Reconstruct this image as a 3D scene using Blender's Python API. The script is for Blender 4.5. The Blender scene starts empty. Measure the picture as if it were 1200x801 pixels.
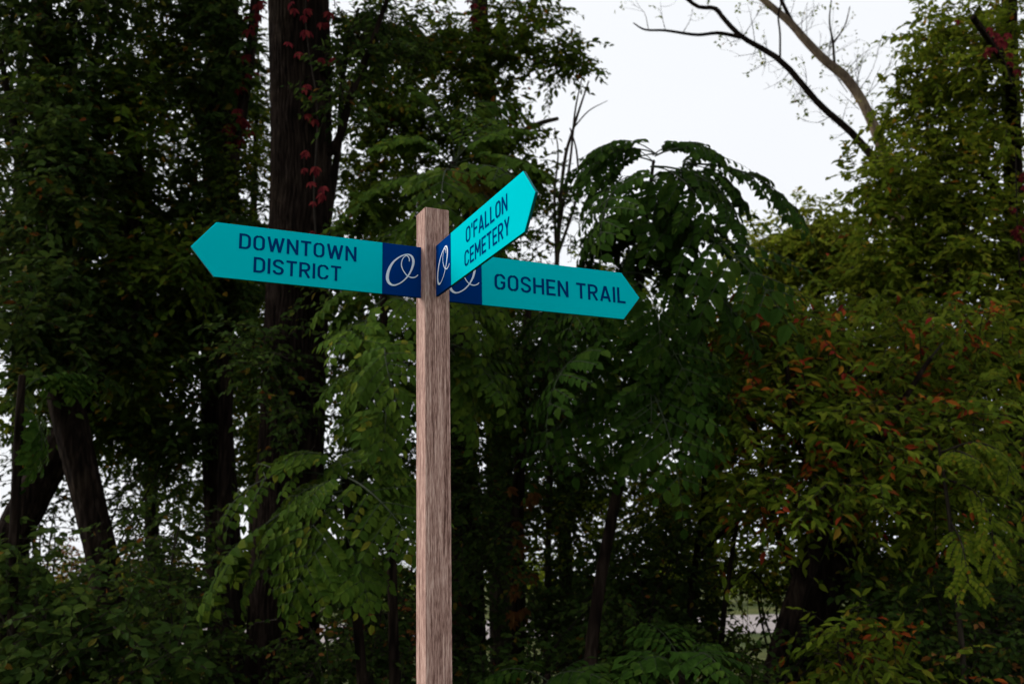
import bpy, math, random
import numpy as np
from mathutils import Matrix, Vector

random.seed(7)
SC = bpy.context.scene
COL = SC.collection

# ------------------------------------------------------------------ camera, sky, sun, exposure
FPX, PITCH, ROLL, CAMZ = 1180.06, 0.232806, -0.0221545, 1.6
cam_data = bpy.data.cameras.new('camera')
cam = bpy.data.objects.new('camera', cam_data)
COL.objects.link(cam)
cam.matrix_world = (Matrix.Translation((0, 0, CAMZ)) @ Matrix.Rotation(math.pi / 2 + PITCH, 4, 'X')
                    @ Matrix.Rotation(ROLL, 4, 'Z'))
cam_data.sensor_width = 36.0
cam_data.lens = 36.0 * FPX / 1200.0
cam_data.clip_start = 0.05
cam_data.clip_end = 3000.0
cam_data.dof.use_dof = True
cam_data.dof.focus_distance = 3.25
cam_data.dof.aperture_fstop = 4.4
SC.camera = cam

SUN_EL, SUN_AZ_DIR = math.radians(25), Vector((-0.99, 0.10, 0)).normalized()   # towards the sun
world = bpy.data.worlds.new('World')
SC.world = world
world.use_nodes = True
wn, wl = world.node_tree.nodes, world.node_tree.links
wn.clear()
w_out = wn.new('ShaderNodeOutputWorld')
w_bg = wn.new('ShaderNodeBackground')
w_sky = wn.new('ShaderNodeTexSky')
w_sky.sky_type = 'NISHITA'
w_sky.sun_disc = False
w_sky.sun_elevation = SUN_EL
w_sky.sun_rotation = math.atan2(SUN_AZ_DIR.x, SUN_AZ_DIR.y)
w_sky.air_density = 1.0
w_sky.dust_density = 4.0
# a closed overcast layer over the clear sky, faintly mottled
w_tc = wn.new('ShaderNodeTexCoord')
w_no = wn.new('ShaderNodeTexNoise')
w_no.inputs['Scale'].default_value = 1.6
w_no.inputs['Detail'].default_value = 3.0
w_cl = wn.new('ShaderNodeMix')
w_cl.data_type = 'RGBA'
w_cl.inputs[6].default_value = (9.4, 9.65, 10.1, 1)
w_cl.inputs[7].default_value = (10.4, 10.6, 10.9, 1)
w_mix = wn.new('ShaderNodeMix')
w_mix.data_type = 'RGBA'
w_mix.inputs[0].default_value = 0.93
wl.new(w_tc.outputs['Generated'], w_no.inputs['Vector'])
wl.new(w_no.outputs['Fac'], w_cl.inputs[0])
wl.new(w_sky.outputs['Color'], w_mix.inputs[6])
wl.new(w_cl.outputs[2], w_mix.inputs[7])
wl.new(w_mix.outputs[2], w_bg.inputs['Color'])
w_bg.inputs['Strength'].default_value = 0.1
wl.new(w_bg.outputs['Background'], w_out.inputs['Surface'])

sun_data = bpy.data.lights.new('sun', 'SUN')
sun_data.energy = 3.0
sun_data.angle = math.radians(32)
sun_data.color = (1.0, 0.95, 0.88)
sun = bpy.data.objects.new('sun', sun_data)
COL.objects.link(sun)
to_sun = Vector((SUN_AZ_DIR.x * math.cos(SUN_EL), SUN_AZ_DIR.y * math.cos(SUN_EL), math.sin(SUN_EL)))
sun.rotation_euler = to_sun.to_track_quat('Z', 'Y').to_euler()
sun.location = to_sun * 40

SC.view_settings.view_transform = 'Standard'
SC.view_settings.look = 'None'
SC.view_settings.exposure = 0.0
SC.view_settings.gamma = 1.0
SC.view_settings.use_curve_mapping = False
SC.render.engine = 'CYCLES'
SC.cycles.max_bounces = 6
SC.cycles.diffuse_bounces = 3
SC.cycles.glossy_bounces = 2
SC.cycles.transmission_bounces = 3
SC.cycles.use_denoising = True
SC.cycles.use_adaptive_sampling = True
SC.cycles.adaptive_threshold = 0.02

# ------------------------------------------------------------------ geometry helpers
_cp, _sp = math.cos(PITCH), math.sin(PITCH)
_cr, _sr = math.cos(ROLL), math.sin(ROLL)


def P(px, py, Y):
    """the point of the place that stands Y metres ahead in the direction of photo pixel (px, py)"""
    px, py, Y = np.asarray(px, float), np.asarray(py, float), np.asarray(Y, float)
    u, v = px - 600.0, py - 400.5
    xi, yi = _cr * u + _sr * v, -_sr * u + _cr * v
    x, up = xi / FPX, -yi / FPX
    dy, dz = _cp - up * _sp, _sp + up * _cp
    k = Y / dy
    return np.stack([x * k, Y + 0 * k, CAMZ + dz * k], -1)


def M2PX(Y):
    return Y / FPX


def norm(a):
    a = np.asarray(a, float)
    return a / np.maximum(np.linalg.norm(a, axis=-1, keepdims=True), 1e-9)


def spline(pts, n):
    """Catmull-Rom through rows of pts (any columns)"""
    p = np.asarray(pts, float)
    if len(p) == 2:
        t = np.linspace(0, 1, n)[:, None]
        return p[0] * (1 - t) + p[1] * t
    q = np.vstack([2 * p[0] - p[1], p, 2 * p[-1] - p[-2]])
    t = np.linspace(0, len(p) - 1 - 1e-6, n)
    i = t.astype(int)
    f = (t - i)[:, None]
    a, b, c, d = q[i], q[i + 1], q[i + 2], q[i + 3]
    return 0.5 * (2 * b + (c - a) * f + (2 * a - 5 * b + 4 * c - d) * f ** 2 + (3 * b - a - 3 * c + d) * f ** 3)


class Geo:
    """collects vertices and faces of one mesh"""

    def __init__(self):
        self.v, self.loops, self.tot, self.mi, self.n = [], [], [], [], 0

    def add(self, v, faces, mat=0):
        v = np.asarray(v, float).reshape(-1, 3)
        f = np.asarray(faces, np.int64)
        self.v.append(v)
        self.loops.append((f + self.n).ravel())
        self.tot.append(np.full(len(f), f.shape[1], np.int64))
        self.mi.append(np.full(len(f), mat, np.int64))
        self.n += len(v)

    def mesh(self, name, mats, smooth=False):
        me = bpy.data.meshes.new(name)
        if self.n:
            v = np.vstack(self.v)
            lo = np.concatenate(self.loops)
            to = np.concatenate(self.tot)
            mi = np.concatenate(self.mi)
            me.vertices.add(len(v))
            me.vertices.foreach_set('co', v.astype(np.float32).ravel())
            me.loops.add(len(lo))
            me.loops.foreach_set('vertex_index', lo.astype(np.int32))
            me.polygons.add(len(to))
            st = np.concatenate([[0], np.cumsum(to)[:-1]])
            me.polygons.foreach_set('loop_start', st.astype(np.int32))
            me.polygons.foreach_set('loop_total', to.astype(np.int32))
            me.polygons.foreach_set('material_index', mi.astype(np.int32))
            me.polygons.foreach_set('use_smooth', np.full(len(to), smooth))
            me.update(calc_edges=True)
        for m in mats:
            me.materials.append(m)
        return me

    def obj(self, name, mats, parent=None, smooth=False):
        return link(name, self.mesh(name, mats, smooth), parent)


def link(name, data, parent=None):
    o = bpy.data.objects.new(name, data)
    COL.objects.link(o)
    if parent is not None:
        o.parent = parent
    return o


def thing(name, label, cat, loc, group=None):
    o = link(name, None)
    o.empty_display_size = 0.2
    o.location = loc
    o['label'] = label
    o['category'] = cat
    if group:
        o['group'] = group
    return o


def put(o, root):
    """parent to root keeping world placement (root is unrotated)"""
    o.parent = root
    o.matrix_parent_inverse = Matrix.Translation(-Vector(root.location))
    return o


def tube(geo, pts, rad, seg=8, rough=0.0, ridges=0, rng=None, cap=True, mat=0):
    pts = np.asarray(pts, float)
    rad = np.asarray(rad, float)
    n = len(pts)
    tan = norm(np.gradient(pts, axis=0))
    ref = np.array([0.0, 1.0, 0.0]) if abs(tan[0] @ np.array([0, 1.0, 0])) < 0.9 else np.array([1.0, 0, 0])
    A = np.zeros_like(pts)
    a = norm(ref - tan[0] * (ref @ tan[0]))
    for i in range(n):
        a = norm(a - tan[i] * (a @ tan[i]))
        A[i] = a
    B = np.cross(tan, A)
    th = np.linspace(0, 2 * np.pi, seg, endpoint=False)
    R = np.repeat(rad[:, None], seg, 1)
    if rough or ridges:
        s = np.concatenate([[0], np.cumsum(np.linalg.norm(np.diff(pts, axis=0), axis=1))])[:, None]
        ph = rng.uniform(0, 6.28, 12)
        low = sum(np.sin(k * th[None] + ph[k] + s * (0.5 + 0.4 * k)) / k for k in (1, 2, 3, 5))
        R = R * (1 + rough * low)
        if ridges:
            wob = 0.9 * np.sin(s * 5.1 + ph[6] + 2 * th[None]) + 0.6 * np.sin(s * 11.3 + ph[7] + 3 * th[None])
            rd = np.abs(np.sin(0.5 * ridges * th[None] + wob + ph[8])) + 0.5 * np.abs(
                np.sin(0.85 * ridges * th[None] - 1.3 * wob + 3 * np.sin(s * 7 + ph[9])))
            R = R + 0.026 * (rd - 0.8) * (rad[:, None] / 0.33) + rng.normal(0, 0.0016, R.shape)
    v = pts[:, None] + R[..., None] * (np.cos(th)[None, :, None] * A[:, None] + np.sin(th)[None, :, None] * B[:, None])
    i = np.arange(n - 1)[:, None] * seg
    j = np.arange(seg)[None]
    k = (j + 1) % seg
    f = np.stack([i + j, i + k, i + seg + k, i + seg + j], -1).reshape(-1, 4)
    geo.add(v.reshape(-1, 3), f, mat)
    if cap:
        geo.add(np.vstack([v[-1], pts[-1] + tan[-1] * rad[-1] * 0.5]),
                [(q, (q + 1) % seg, seg) for q in range(seg)], mat)


# ------------------------------------------------------------------ materials
def new_mat(name):
    m = bpy.data.materials.new(name)
    m.use_nodes = True
    nt = m.node_tree
    nt.nodes.clear()
    out = nt.nodes.new('ShaderNodeOutputMaterial')
    return m, nt, out


def ramp(nt, stops):
    r = nt.nodes.new('ShaderNodeValToRGB')
    e = r.color_ramp.elements
    while len(e) > 1:
        e.remove(e[-1])
    e[0].position, e[0].color = stops[0][0], (*stops[0][1], 1)
    for p, c in stops[1:]:
        x = e.new(p)
        x.color = (*c, 1)
    return r


def leaf_mat(name, stops, transl=0.22, rough=0.6, spec=0.012):
    """each leaf takes its own tint; a little light passes through the blade"""
    m, nt, out = new_mat(name)
    N, L = nt.nodes, nt.links
    g = N.new('ShaderNodeNewGeometry')
    oi = N.new('ShaderNodeObjectInfo')
    ad = N.new('ShaderNodeMath')
    ad.operation = 'ADD'
    fr = N.new('ShaderNodeMath')
    fr.operation = 'FRACT'
    L.new(g.outputs['Random Per Island'], ad.inputs[0])
    L.new(oi.outputs['Random'], ad.inputs[1])
    L.new(ad.outputs[0], fr.inputs[0])
    r = ramp(nt, stops)
    L.new(fr.outputs[0], r.inputs['Fac'])
    # broad drift of tint through the crown
    tc = N.new('ShaderNodeTexCoord')
    no = N.new('ShaderNodeTexNoise')
    no.inputs['Scale'].default_value = 1.3
    no.inputs['Detail'].default_value = 2.0
    L.new(g.outputs['Position'], no.inputs['Vector'])
    hs = N.new('ShaderNodeHueSaturation')
    mr = N.new('ShaderNodeMapRange')
    mr.inputs['From Min'].default_value = 0.3
    mr.inputs['From Max'].default_value = 0.7
    mr.inputs['To Min'].default_value = 0.65
    mr.inputs['To Max'].default_value = 1.3
    L.new(no.outputs['Fac'], mr.inputs['Value'])
    L.new(mr.outputs['Result'], hs.inputs['Value'])
    L.new(r.outputs['Color'], hs.inputs['Color'])
    p = N.new('ShaderNodeBsdfPrincipled')
    p.inputs['Roughness'].default_value = rough
    p.inputs['Specular IOR Level'].default_value = spec
    L.new(hs.outputs['Color'], p.inputs['Base Color'])
    t = N.new('ShaderNodeBsdfTranslucent')
    hs2 = N.new('ShaderNodeHueSaturation')
    hs2.inputs['Hue'].default_value = 0.485
    hs2.inputs['Value'].default_value = 1.25
    L.new(hs.outputs['Color'], hs2.inputs['Color'])
    L.new(hs2.outputs['Color'], t.inputs['Color'])
    mx = N.new('ShaderNodeMixShader')
    mx.inputs[0].default_value = transl
    L.new(p.outputs[0], mx.inputs[1])
    L.new(t.outputs[0], mx.inputs[2])
    L.new(mx.outputs[0], out.inputs['Surface'])
    return m


def bark_mat(name, c0, c1, c2, scale=1.0, bump=0.6):
    m, nt, out = new_mat(name)
    N, L = nt.nodes, nt.links
    g = N.new('ShaderNodeNewGeometry')
    mp = N.new('ShaderNodeMapping')
    mp.inputs['Scale'].default_value = (22 * scale, 22 * scale, 3.2 * scale)
    L.new(g.outputs['Position'], mp.inputs['Vector'])
    n1 = N.new('ShaderNodeTexNoise')
    n1.inputs['Scale'].default_value = 1.0
    n1.inputs['Detail'].default_value = 6.0
    n1.inputs['Distortion'].default_value = 0.6
    L.new(mp.outputs[0], n1.inputs['Vector'])
    r = ramp(nt, [(0.3, c0), (0.52, c1), (0.75, c2)])
    L.new(n1.outputs['Fac'], r.inputs['Fac'])
    n2 = N.new('ShaderNodeTexNoise')          # lichen and damp patches
    n2.inputs['Scale'].default_value = 2.4
    n2.inputs['Detail'].default_value = 5.0
    L.new(g.outputs['Position'], n2.inputs['Vector'])
    r2 = ramp(nt, [(0.45, (0.75, 0.75, 0.75)), (0.7, (1.25, 1.3, 1.15))])
    L.new(n2.outputs['Fac'], r2.inputs['Fac'])
    mu = N.new('ShaderNodeMix')
    mu.data_type = 'RGBA'
    mu.blend_type = 'MULTIPLY'
    mu.inputs[0].default_value = 1.0
    L.new(r.outputs['Color'], mu.inputs[6])
    L.new(r2.outputs['Color'], mu.inputs[7])
    p = N.new('ShaderNodeBsdfPrincipled')
    p.inputs['Roughness'].default_value = 0.9
    p.inputs['Specular IOR Level'].default_value = 0.02
    b = N.new('ShaderNodeBump')
    b.inputs['Strength'].default_value = bump
    b.inputs['Distance'].default_value = 0.02
    L.new(n1.outputs['Fac'], b.inputs['Height'])
    L.new(b.outputs[0], p.inputs['Normal'])
    L.new(mu.outputs[2], p.inputs['Base Color'])
    L.new(p.outputs[0], out.inputs['Surface'])
    return m


def plain_mat(name, col, rough=0.5, spec=0.2, vary=0.06, scale=30.0, bump=0.0):
    m, nt, out = new_mat(name)
    N, L = nt.nodes, nt.links
    tc = N.new('ShaderNodeTexCoord')
    no = N.new('ShaderNodeTexNoise')
    no.inputs['Scale'].default_value = scale
    no.inputs['Detail'].default_value = 4.0
    L.new(tc.outputs['Object'], no.inputs['Vector'])
    r = ramp(nt, [(0.3, tuple(c * (1 - vary) for c in col)), (0.7, tuple(c * (1 + vary) for c in col))])
    L.new(no.outputs['Fac'], r.inputs['Fac'])
    p = N.new('ShaderNodeBsdfPrincipled')
    p.inputs['Roughness'].default_value = rough
    p.inputs['Specular IOR Level'].default_value = spec
    L.new(r.outputs['Color'], p.inputs['Base Color'])
    if bump:
        b = N.new('ShaderNodeBump')
        b.inputs['Strength'].default_value = bump
        b.inputs['Distance'].default_value = 0.01
        L.new(no.outputs['Fac'], b.inputs['Height'])
        L.new(b.outputs[0], p.inputs['Normal'])
    L.new(p.outputs[0], out.inputs['Surface'])
    return m


def wood_mat():
    m, nt, out = new_mat('weathered_cedar')
    N, L = nt.nodes, nt.links
    tc = N.new('ShaderNodeTexCoord')

    def noise(sx, sz, detail, dist=0.0):
        mp = N.new('ShaderNodeMapping')
        mp.inputs['Scale'].default_value = (sx, sx, sz)
        L.new(tc.outputs['Object'], mp.inputs['Vector'])
        n = N.new('ShaderNodeTexNoise')
        n.inputs['Scale'].default_value = 1.0
        n.inputs['Detail'].default_value = detail
        n.inputs['Distortion'].default_value = dist
        L.new(mp.outputs[0], n.inputs['Vector'])
        return n
    broad = noise(34, 0.8, 3, 0.4)
    grain = noise(230, 6.5, 5, 0.5)
    pore = noise(620, 42, 4)
    m1 = N.new('ShaderNodeMix')
    m1.data_type = 'FLOAT'
    m1.inputs[0].default_value = 0.66
    L.new(broad.outputs['Fac'], m1.inputs[2])
    L.new(grain.outputs['Fac'], m1.inputs[3])
    m2 = N.new('ShaderNodeMix')
    m2.data_type = 'FLOAT'
    m2.inputs[0].default_value = 0.36
    L.new(m1.outputs[0], m2.inputs[2])
    L.new(pore.outputs['Fac'], m2.inputs[3])
    r = ramp(nt, [(0.40, (0.085, 0.040, 0.032)), (0.47, (0.25, 0.142, 0.118)), (0.53, (0.41, 0.255, 0.215)),
                  (0.61, (0.62, 0.435, 0.375))])
    L.new(m2.outputs[0], r.inputs['Fac'])
    p = N.new('ShaderNodeBsdfPrincipled')
    p.inputs['Roughness'].default_value = 0.75
    p.inputs['Specular IOR Level'].default_value = 0.15
    b = N.new('ShaderNodeBump')
    b.inputs['Strength'].default_value = 0.55
    b.inputs['Distance'].default_value = 0.003
    L.new(m2.outputs[0], b.inputs['Height'])
    L.new(b.outputs[0], p.inputs['Normal'])
    L.new(r.outputs['Color'], p.inputs['Base Color'])
    L.new(p.outputs[0], out.inputs['Surface'])
    return m


MT = {}
MT['wood'] = wood_mat()
MT['teal'] = plain_mat('teal_sign_paint', (0.0, 0.49, 0.565), 0.5, 0.0, 0.035, 3.5)
MT['navy'] = plain_mat('navy_sign_paint', (0.0, 0.030, 0.175), 0.5, 0.0, 0.03, 8.0)
MT['ink'] = plain_mat('navy_lettering', (0.0, 0.034, 0.15), 0.5, 0.0, 0.02, 8.0)
MT['white'] = plain_mat('white_emblem', (0.70, 0.76, 0.88), 0.5, 0.1, 0.02, 8.0)
MT['edge'] = plain_mat('dark_sign_edge', (0.004, 0.10, 0.115), 0.5, 0.1, 0.05, 20.0)
MT['bark_dark'] = bark_mat('furrowed_dark_bark', (0.003, 0.002, 0.0016), (0.0125, 0.0084, 0.0068), (0.034, 0.024, 0.0195))
MT['bark_grey'] = bark_mat('grey_brown_bark', (0.014, 0.011, 0.009), (0.032, 0.025, 0.02), (0.062, 0.05, 0.04), 1.4)
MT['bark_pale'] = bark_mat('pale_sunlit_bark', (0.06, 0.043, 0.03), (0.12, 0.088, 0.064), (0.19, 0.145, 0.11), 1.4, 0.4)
MT['twig'] = plain_mat('twig_bark', (0.016, 0.012, 0.009), 0.85, 0.1, 0.3, 12.0)
MT['stalk'] = plain_mat('leaf_stalk', (0.014, 0.022, 0.007), 0.7, 0.2, 0.3, 12.0)
G = lambda r, g, b: (r, g, b)
MT['leaf_dark'] = leaf_mat('dark_green_leaf', [(0, G(.016, .033, .007)), (.5, G(.028, .052, .010)), (.96, G(.048, .074, .013)), (.985, G(.12, .085, .012)), (1, G(.12, .040, .010))], 0.32)
MT['leaf_mid'] = leaf_mat('mid_green_leaf', [(0, G(.028, .054, .006)), (.5, G(.048, .082, .008)), (.94, G(.078, .108, .010)), (.98, G(.17, .12, .012)), (1, G(.16, .05, .012))], 0.38)
MT['leaf_olive'] = leaf_mat('olive_green_leaf', [(0, G(.058, .094, .008)), (.5, G(.105, .148, .012)), (.95, G(.17, .20, .017)), (.985, G(.26, .19, .016)), (1, G(.22, .08, .012))], 0.48)
MT['leaf_bright'] = leaf_mat('sunny_yellow_green_leaf', [(0, G(.10, .14, .012)), (.5, G(.16, .20, .018)), (.95, G(.22, .25, .026)), (1, G(.30, .20, .02))], 0.55)
MT['leaf_aralia'] = leaf_mat('fresh_green_leaflet', [(0, G(.028, .058, .008)), (.5, G(.042, .078, .010)), (.97, G(.066, .104, .012)), (1, G(.13, .13, .014))], 0.25)
MT['leaf_aralia_dark'] = leaf_mat('deep_green_leaflet', [(0, G(.014, .034, .005)), (.6, G(.022, .050, .007)), (1, G(.036, .066, .009))], 0.22)
MT['leaf_gold'] = leaf_mat('golden_leaflet', [(0, G(.06, .05, .008)), (.5, G(.095, .062, .010)), (1, G(.13, .066, .011))], 0.2)
MT['leaf_autumn'] = leaf_mat('turning_green_leaf', [(0, G(.060, .100, .010)), (.5, G(.098, .142, .013)), (.93, G(.15, .18, .017)), (.98, G(.20, .12, .016)), (1, G(.20, .05, .016))], 0.38)
MT['leaf_orange'] = leaf_mat('orange_red_leaf', [(0, G(.20, .022, .016)), (.35, G(.28, .055, .014)), (.8, G(.32, .10, .014)), (1, G(.28, .15, .014))], 0.22)
MT['leaf_red'] = leaf_mat('crimson_leaf', [(0, G(.06, .008, .011)), (.5, G(.115, .013, .018)), (1, G(.18, .03, .026))], 0.18)
MT['leaf_rust'] = leaf_mat('rust_orange_leaf', [(0, G(.10, .04, .012)), (.5, G(.15, .06, .018)), (1, G(.20, .10, .03))], 0.2)


# ------------------------------------------------------------------ leaves
def tmpl(kind):
    if kind == 'ovate':
        v = [(0, 0, 0), (.26, .28, .05), (.24, .62, .03), (0, 1, -.12), (-.24, .62, .03), (-.26, .28, .05)]
        f = [(0, 1, 2, 3), (0, 3, 4, 5)]
    elif kind == 'broad':
        v = [(0, 0, 0), (.31, .27, .05), (.27, .62, .02), (0, 1, -.14), (-.27, .62, .02), (-.31, .27, .05)]
        f = [(0, 1, 2, 3), (0, 3, 4, 5)]
    elif kind == 'lance':
        v = [(0, 0, 0), (.18, .32, .04), (.17, .62, .0), (0, 1, -.2), (-.17, .62, .0), (-.18, .32, .04)]
        f = [(0, 1, 2, 3), (0, 3, 4, 5)]
    elif kind == 'rhomb':
        v = [(0, 0, 0), (.28, .45, .07), (0, 1, -.08), (-.28, .45, .07)]
        f = [(0, 1, 2), (0, 2, 3)]
    else:  # lobed
        v = [(0, 0, 0), (.36, .10, .03), (.50, .52, -.02), (.20, .50, .05), (0, 1, -.1), (-.20, .50, .05), (-.50, .52, -.02), (-.36, .10, .03)]
        f = [(0, 1, 2), (0, 2, 3), (0, 3, 4), (0, 4, 5), (0, 5, 6), (0, 6, 7)]
    return np.array(v, float), np.array(f, np.int64)


def frames(d, up):
    y = norm(d)
    x = norm(np.cross(y, up))
    z = np.cross(x, y)
    return x, y, z


def leaves(geo, pos, d, up, size, kind='ovate', mat=0):
    if len(pos) == 0:
        return
    tv, tf = tmpl(kind)
    x, y, z = frames(d, up)
    s = np.asarray(size)[:, None, None]
    v = pos[:, None] + s * (tv[None, :, 0, None] * x[:, None] + tv[None, :, 1, None] * y[:, None] + tv[None, :, 2, None] * z[:, None])
    k = len(tv)
    f = tf[None] + (np.arange(len(pos)) * k)[:, None, None]
    geo.add(v.reshape(-1, 3), f.reshape(-1, tf.shape[1]), mat)


_leaf_mesh = {}


def leaf_mesh(kind, mat):
    key = (kind, mat)
    if key not in _leaf_mesh:
        g = Geo()
        v, f = tmpl(kind)
        g.add(v, f)
        _leaf_mesh[key] = g.mesh('leaf', [MT[mat]])
    return _leaf_mesh[key]


def leaf_objects(root, pos, d, up, size, kind, mat):
    x, y, z = frames(d, up)
    inv = Vector(root.location)
    me = leaf_mesh(kind, mat)
    for i in range(len(pos)):
        s = size[i]
        o = bpy.data.objects.new('leaf', me)
        o.parent = root
        o.matrix_basis = Matrix(((x[i, 0] * s, y[i, 0] * s, z[i, 0] * s, pos[i, 0] - inv.x),
                                 (x[i, 1] * s, y[i, 1] * s, z[i, 1] * s, pos[i, 1] - inv.y),
                                 (x[i, 2] * s, y[i, 2] * s, z[i, 2] * s, pos[i, 2] - inv.z), (0, 0, 0, 1)))
        COL.objects.link(o)


def crown(root, nodes, blobs, rng, leaf=0.07, kind='ovate', mat='leaf_dark', twigs=9, per=11, tw_len=(.25, .6),
          droop=0.35, n_parts=0, limb_r=0.022, face=0.6, bark='twig', second=None, spread=0.32):
    """foliage of one tree: limbs run from its stem to clumps spread through the blobs, twigs fan out of each
    clump, leaves alternate along the twigs. blobs: (px, py, Y, rx_px, ry_px, depth_m, clumps)"""
    nodes = np.asarray(nodes, float)
    tw = Geo()
    C = []
    for (px, py, Y, rx, ry, dz, n) in blobs:
        q = norm(rng.normal(size=(n, 3))) * rng.uniform(0.0, 1, (n, 1)) ** 0.40
        C.append(P(px + q[:, 0] * rx, py + q[:, 1] * ry, Y + q[:, 2] * dz))
    C = np.vstack(C)
    C = C[C[:, 2] > 0.15]
    order = np.argsort([np.min(np.linalg.norm(nodes - c, axis=1)) for c in C])
    C = C[order]
    reach = [nodes]
    rlim = [np.full(len(nodes), limb_r * 1.5)]
    for c in C:
        nd, rl = np.vstack(reach), np.concatenate(rlim)
        dd = np.linalg.norm(nd - c, axis=1) + 0.8 * np.maximum(nd[:, 2] - c[2], 0)
        k0 = int(np.argmin(dd))
        s = nd[k0]
        L = np.linalg.norm(c - s)
        if L < 0.05:
            continue
        mid = (s + c) / 2 + np.array([rng.normal(0, .1) * L, rng.normal(0, .1) * L, 0.12 * L])
        pts = spline([s, mid, c], 6)
        r0 = min(limb_r * (0.35 + 0.35 * L), limb_r * 1.3, rl[k0] * .8)
        rr_ = np.linspace(r0, max(r0 * 0.45, .004), 6)
        tube(tw, pts, rr_, 5, cap=False)
        reach.append(pts[2:])
        rlim.append(rr_[2:])
    n = len(C)
    T = twigs
    dirs = rng.normal(size=(n, T, 3)) * np.array([1, 1, 0.62]) + np.array([0, -0.15, 0.05])
    dirs = norm(dirs)
    ln = rng.uniform(*tw_len, (n, T)) * rng.uniform(0.75, 1.25, (n, 1))
    start = C[:, None] + rng.normal(0, spread * 0.4, (n, T, 3))
    t = (np.arange(per) + 0.6)[None, None] / per
    t = t + rng.uniform(-.04, .04, (n, T, per))
    pos = start[:, :, None] + dirs[:, :, None] * (ln[..., None] * t)[..., None]
    pos[..., 2] -= droop * ln[..., None] * t ** 2
    # twig stems
    a = start
    b = start + dirs * ln[..., None] * 0.5
    b[..., 2] -= droop * ln * 0.25
    c2 = start + dirs * ln[..., None]
    c2[..., 2] -= droop * ln
    a, b, c2 = a.reshape(-1, 3), b.reshape(-1, 3), c2.reshape(-1, 3)
    off = np.array([[0, 0, 1.0], [.87, 0, -.5], [-.87, 0, -.5]])
    v = np.concatenate([a[:, None] + off[None] * .006, b[:, None] + off[None] * .004, c2[:, None] + off[None] * .002], 1)
    f0 = np.array([(0, 1, 4, 3), (1, 2, 5, 4), (2, 0, 3, 5), (3, 4, 7, 6), (4, 5, 8, 7), (5, 3, 6, 8)])
    tw.add(v.reshape(-1, 3), (f0[None] + (np.arange(len(a)) * 9)[:, None, None]).reshape(-1, 4))
    # leaves
    side = np.where(np.arange(per) % 2 == 0, 1.0, -1.0)[None, None, :, None]
    hor = norm(np.cross(dirs, np.array([0, 0, 1.0])))[:, :, None]
    d = dirs[:, :, None] * rng.uniform(.4, 1, (n, T, per, 1)) + hor * side * rng.uniform(.5, 1.1, (n, T, per, 1)) \
        + rng.normal(0, .28, (n, T, per, 3)) - np.array([0, 0, 1.0]) * rng.uniform(.1, .2 + droop * 1.6, (n, T, per, 1))
    up = rng.normal(0, .42, (n, T, per, 3)) + np.array([0, -face, .75])
    size = leaf * rng.uniform(.65, 1.25, (n, T, per)) * (1 - 0.25 * np.abs(t - 0.5))
    pos, d, up, size = pos.reshape(-1, 3), d.reshape(-1, 3), up.reshape(-1, 3), size.reshape(-1)
    ids = np.repeat(np.arange(n * T), per)
    clump_r = rng.uniform(size=n * T)
    keep = pos[:, 2] > 0.03
    ids = ids[keep]
    pos, d, up, size = pos[keep], d[keep], up[keep], size[keep]
    o = tw.obj('twigs', [MT[bark]])
    o['kind'] = 'stuff'
    put(o, root)
    if n_parts:
        order = np.argsort(pos[:, 1] - size * 20)
        pick, rest = order[:n_parts], order[n_parts:]
        leaf_objects(root, pos[pick], d[pick], up[pick], size[pick], kind, mat)
        pos, d, up, size, ids = pos[rest], d[rest], up[rest], size[rest], ids[rest]
    g = Geo()
    m2 = np.zeros(len(pos), int)
    if second:
        mat2, frac = second
        cid = (clump_r[ids] < frac) & (rng.uniform(size=len(pos)) < .75) | (rng.uniform(size=len(pos)) < frac * .12)
        leaves(g, pos[~cid], d[~cid], up[~cid], size[~cid], kind, 0)
        leaves(g, pos[cid], d[cid], up[cid], size[cid], kind, 1)
        ms = [MT[mat], MT[mat2]]
    else:
        leaves(g, pos, d, up, size, kind, 0)
        ms = [MT[mat]]
    o = g.obj('foliage', ms)
    o['kind'] = 'stuff'
    put(o, root)


def stem(root, name, pts, mat, rng, seg=20, n=60, rough=0.04, ridges=0):
    """pts rows: px, py, Y, radius_px ; a tapered trunk or limb. returns world nodes"""
    p = np.asarray(pts, float)
    w = np.column_stack([P(p[:, 0], p[:, 1], p[:, 2]), p[:, 3] * M2PX(p[:, 2])])
    s = spline(w, n)
    g = Geo()
    tube(g, s[:, :3], np.maximum(s[:, 3], .003), seg, rough, ridges, rng)
    o = g.obj(name, [MT[mat]], smooth=True)
    put(o, root)
    return s[:, :3]


def grounded(pts, flare=1.25):
    """extend a px stem down to the ground (first row is its lowest visible point)"""
    px, py, Y, r = pts[0]
    q = P(px, py, Y)
    a = P(px, py + 10, Y)
    n = max((q[2] + 0.12) / max(q[2] - a[2], 1e-4), 0)
    return [(px - 0.02 * n * 10 * 0, py + 10 * n, Y, r * flare)] + [tuple(x) for x in pts]


def base_of(pts):
    b = P(*pts[0][:3])
    return (float(b[0]), float(b[1]), 0.0)


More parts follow.
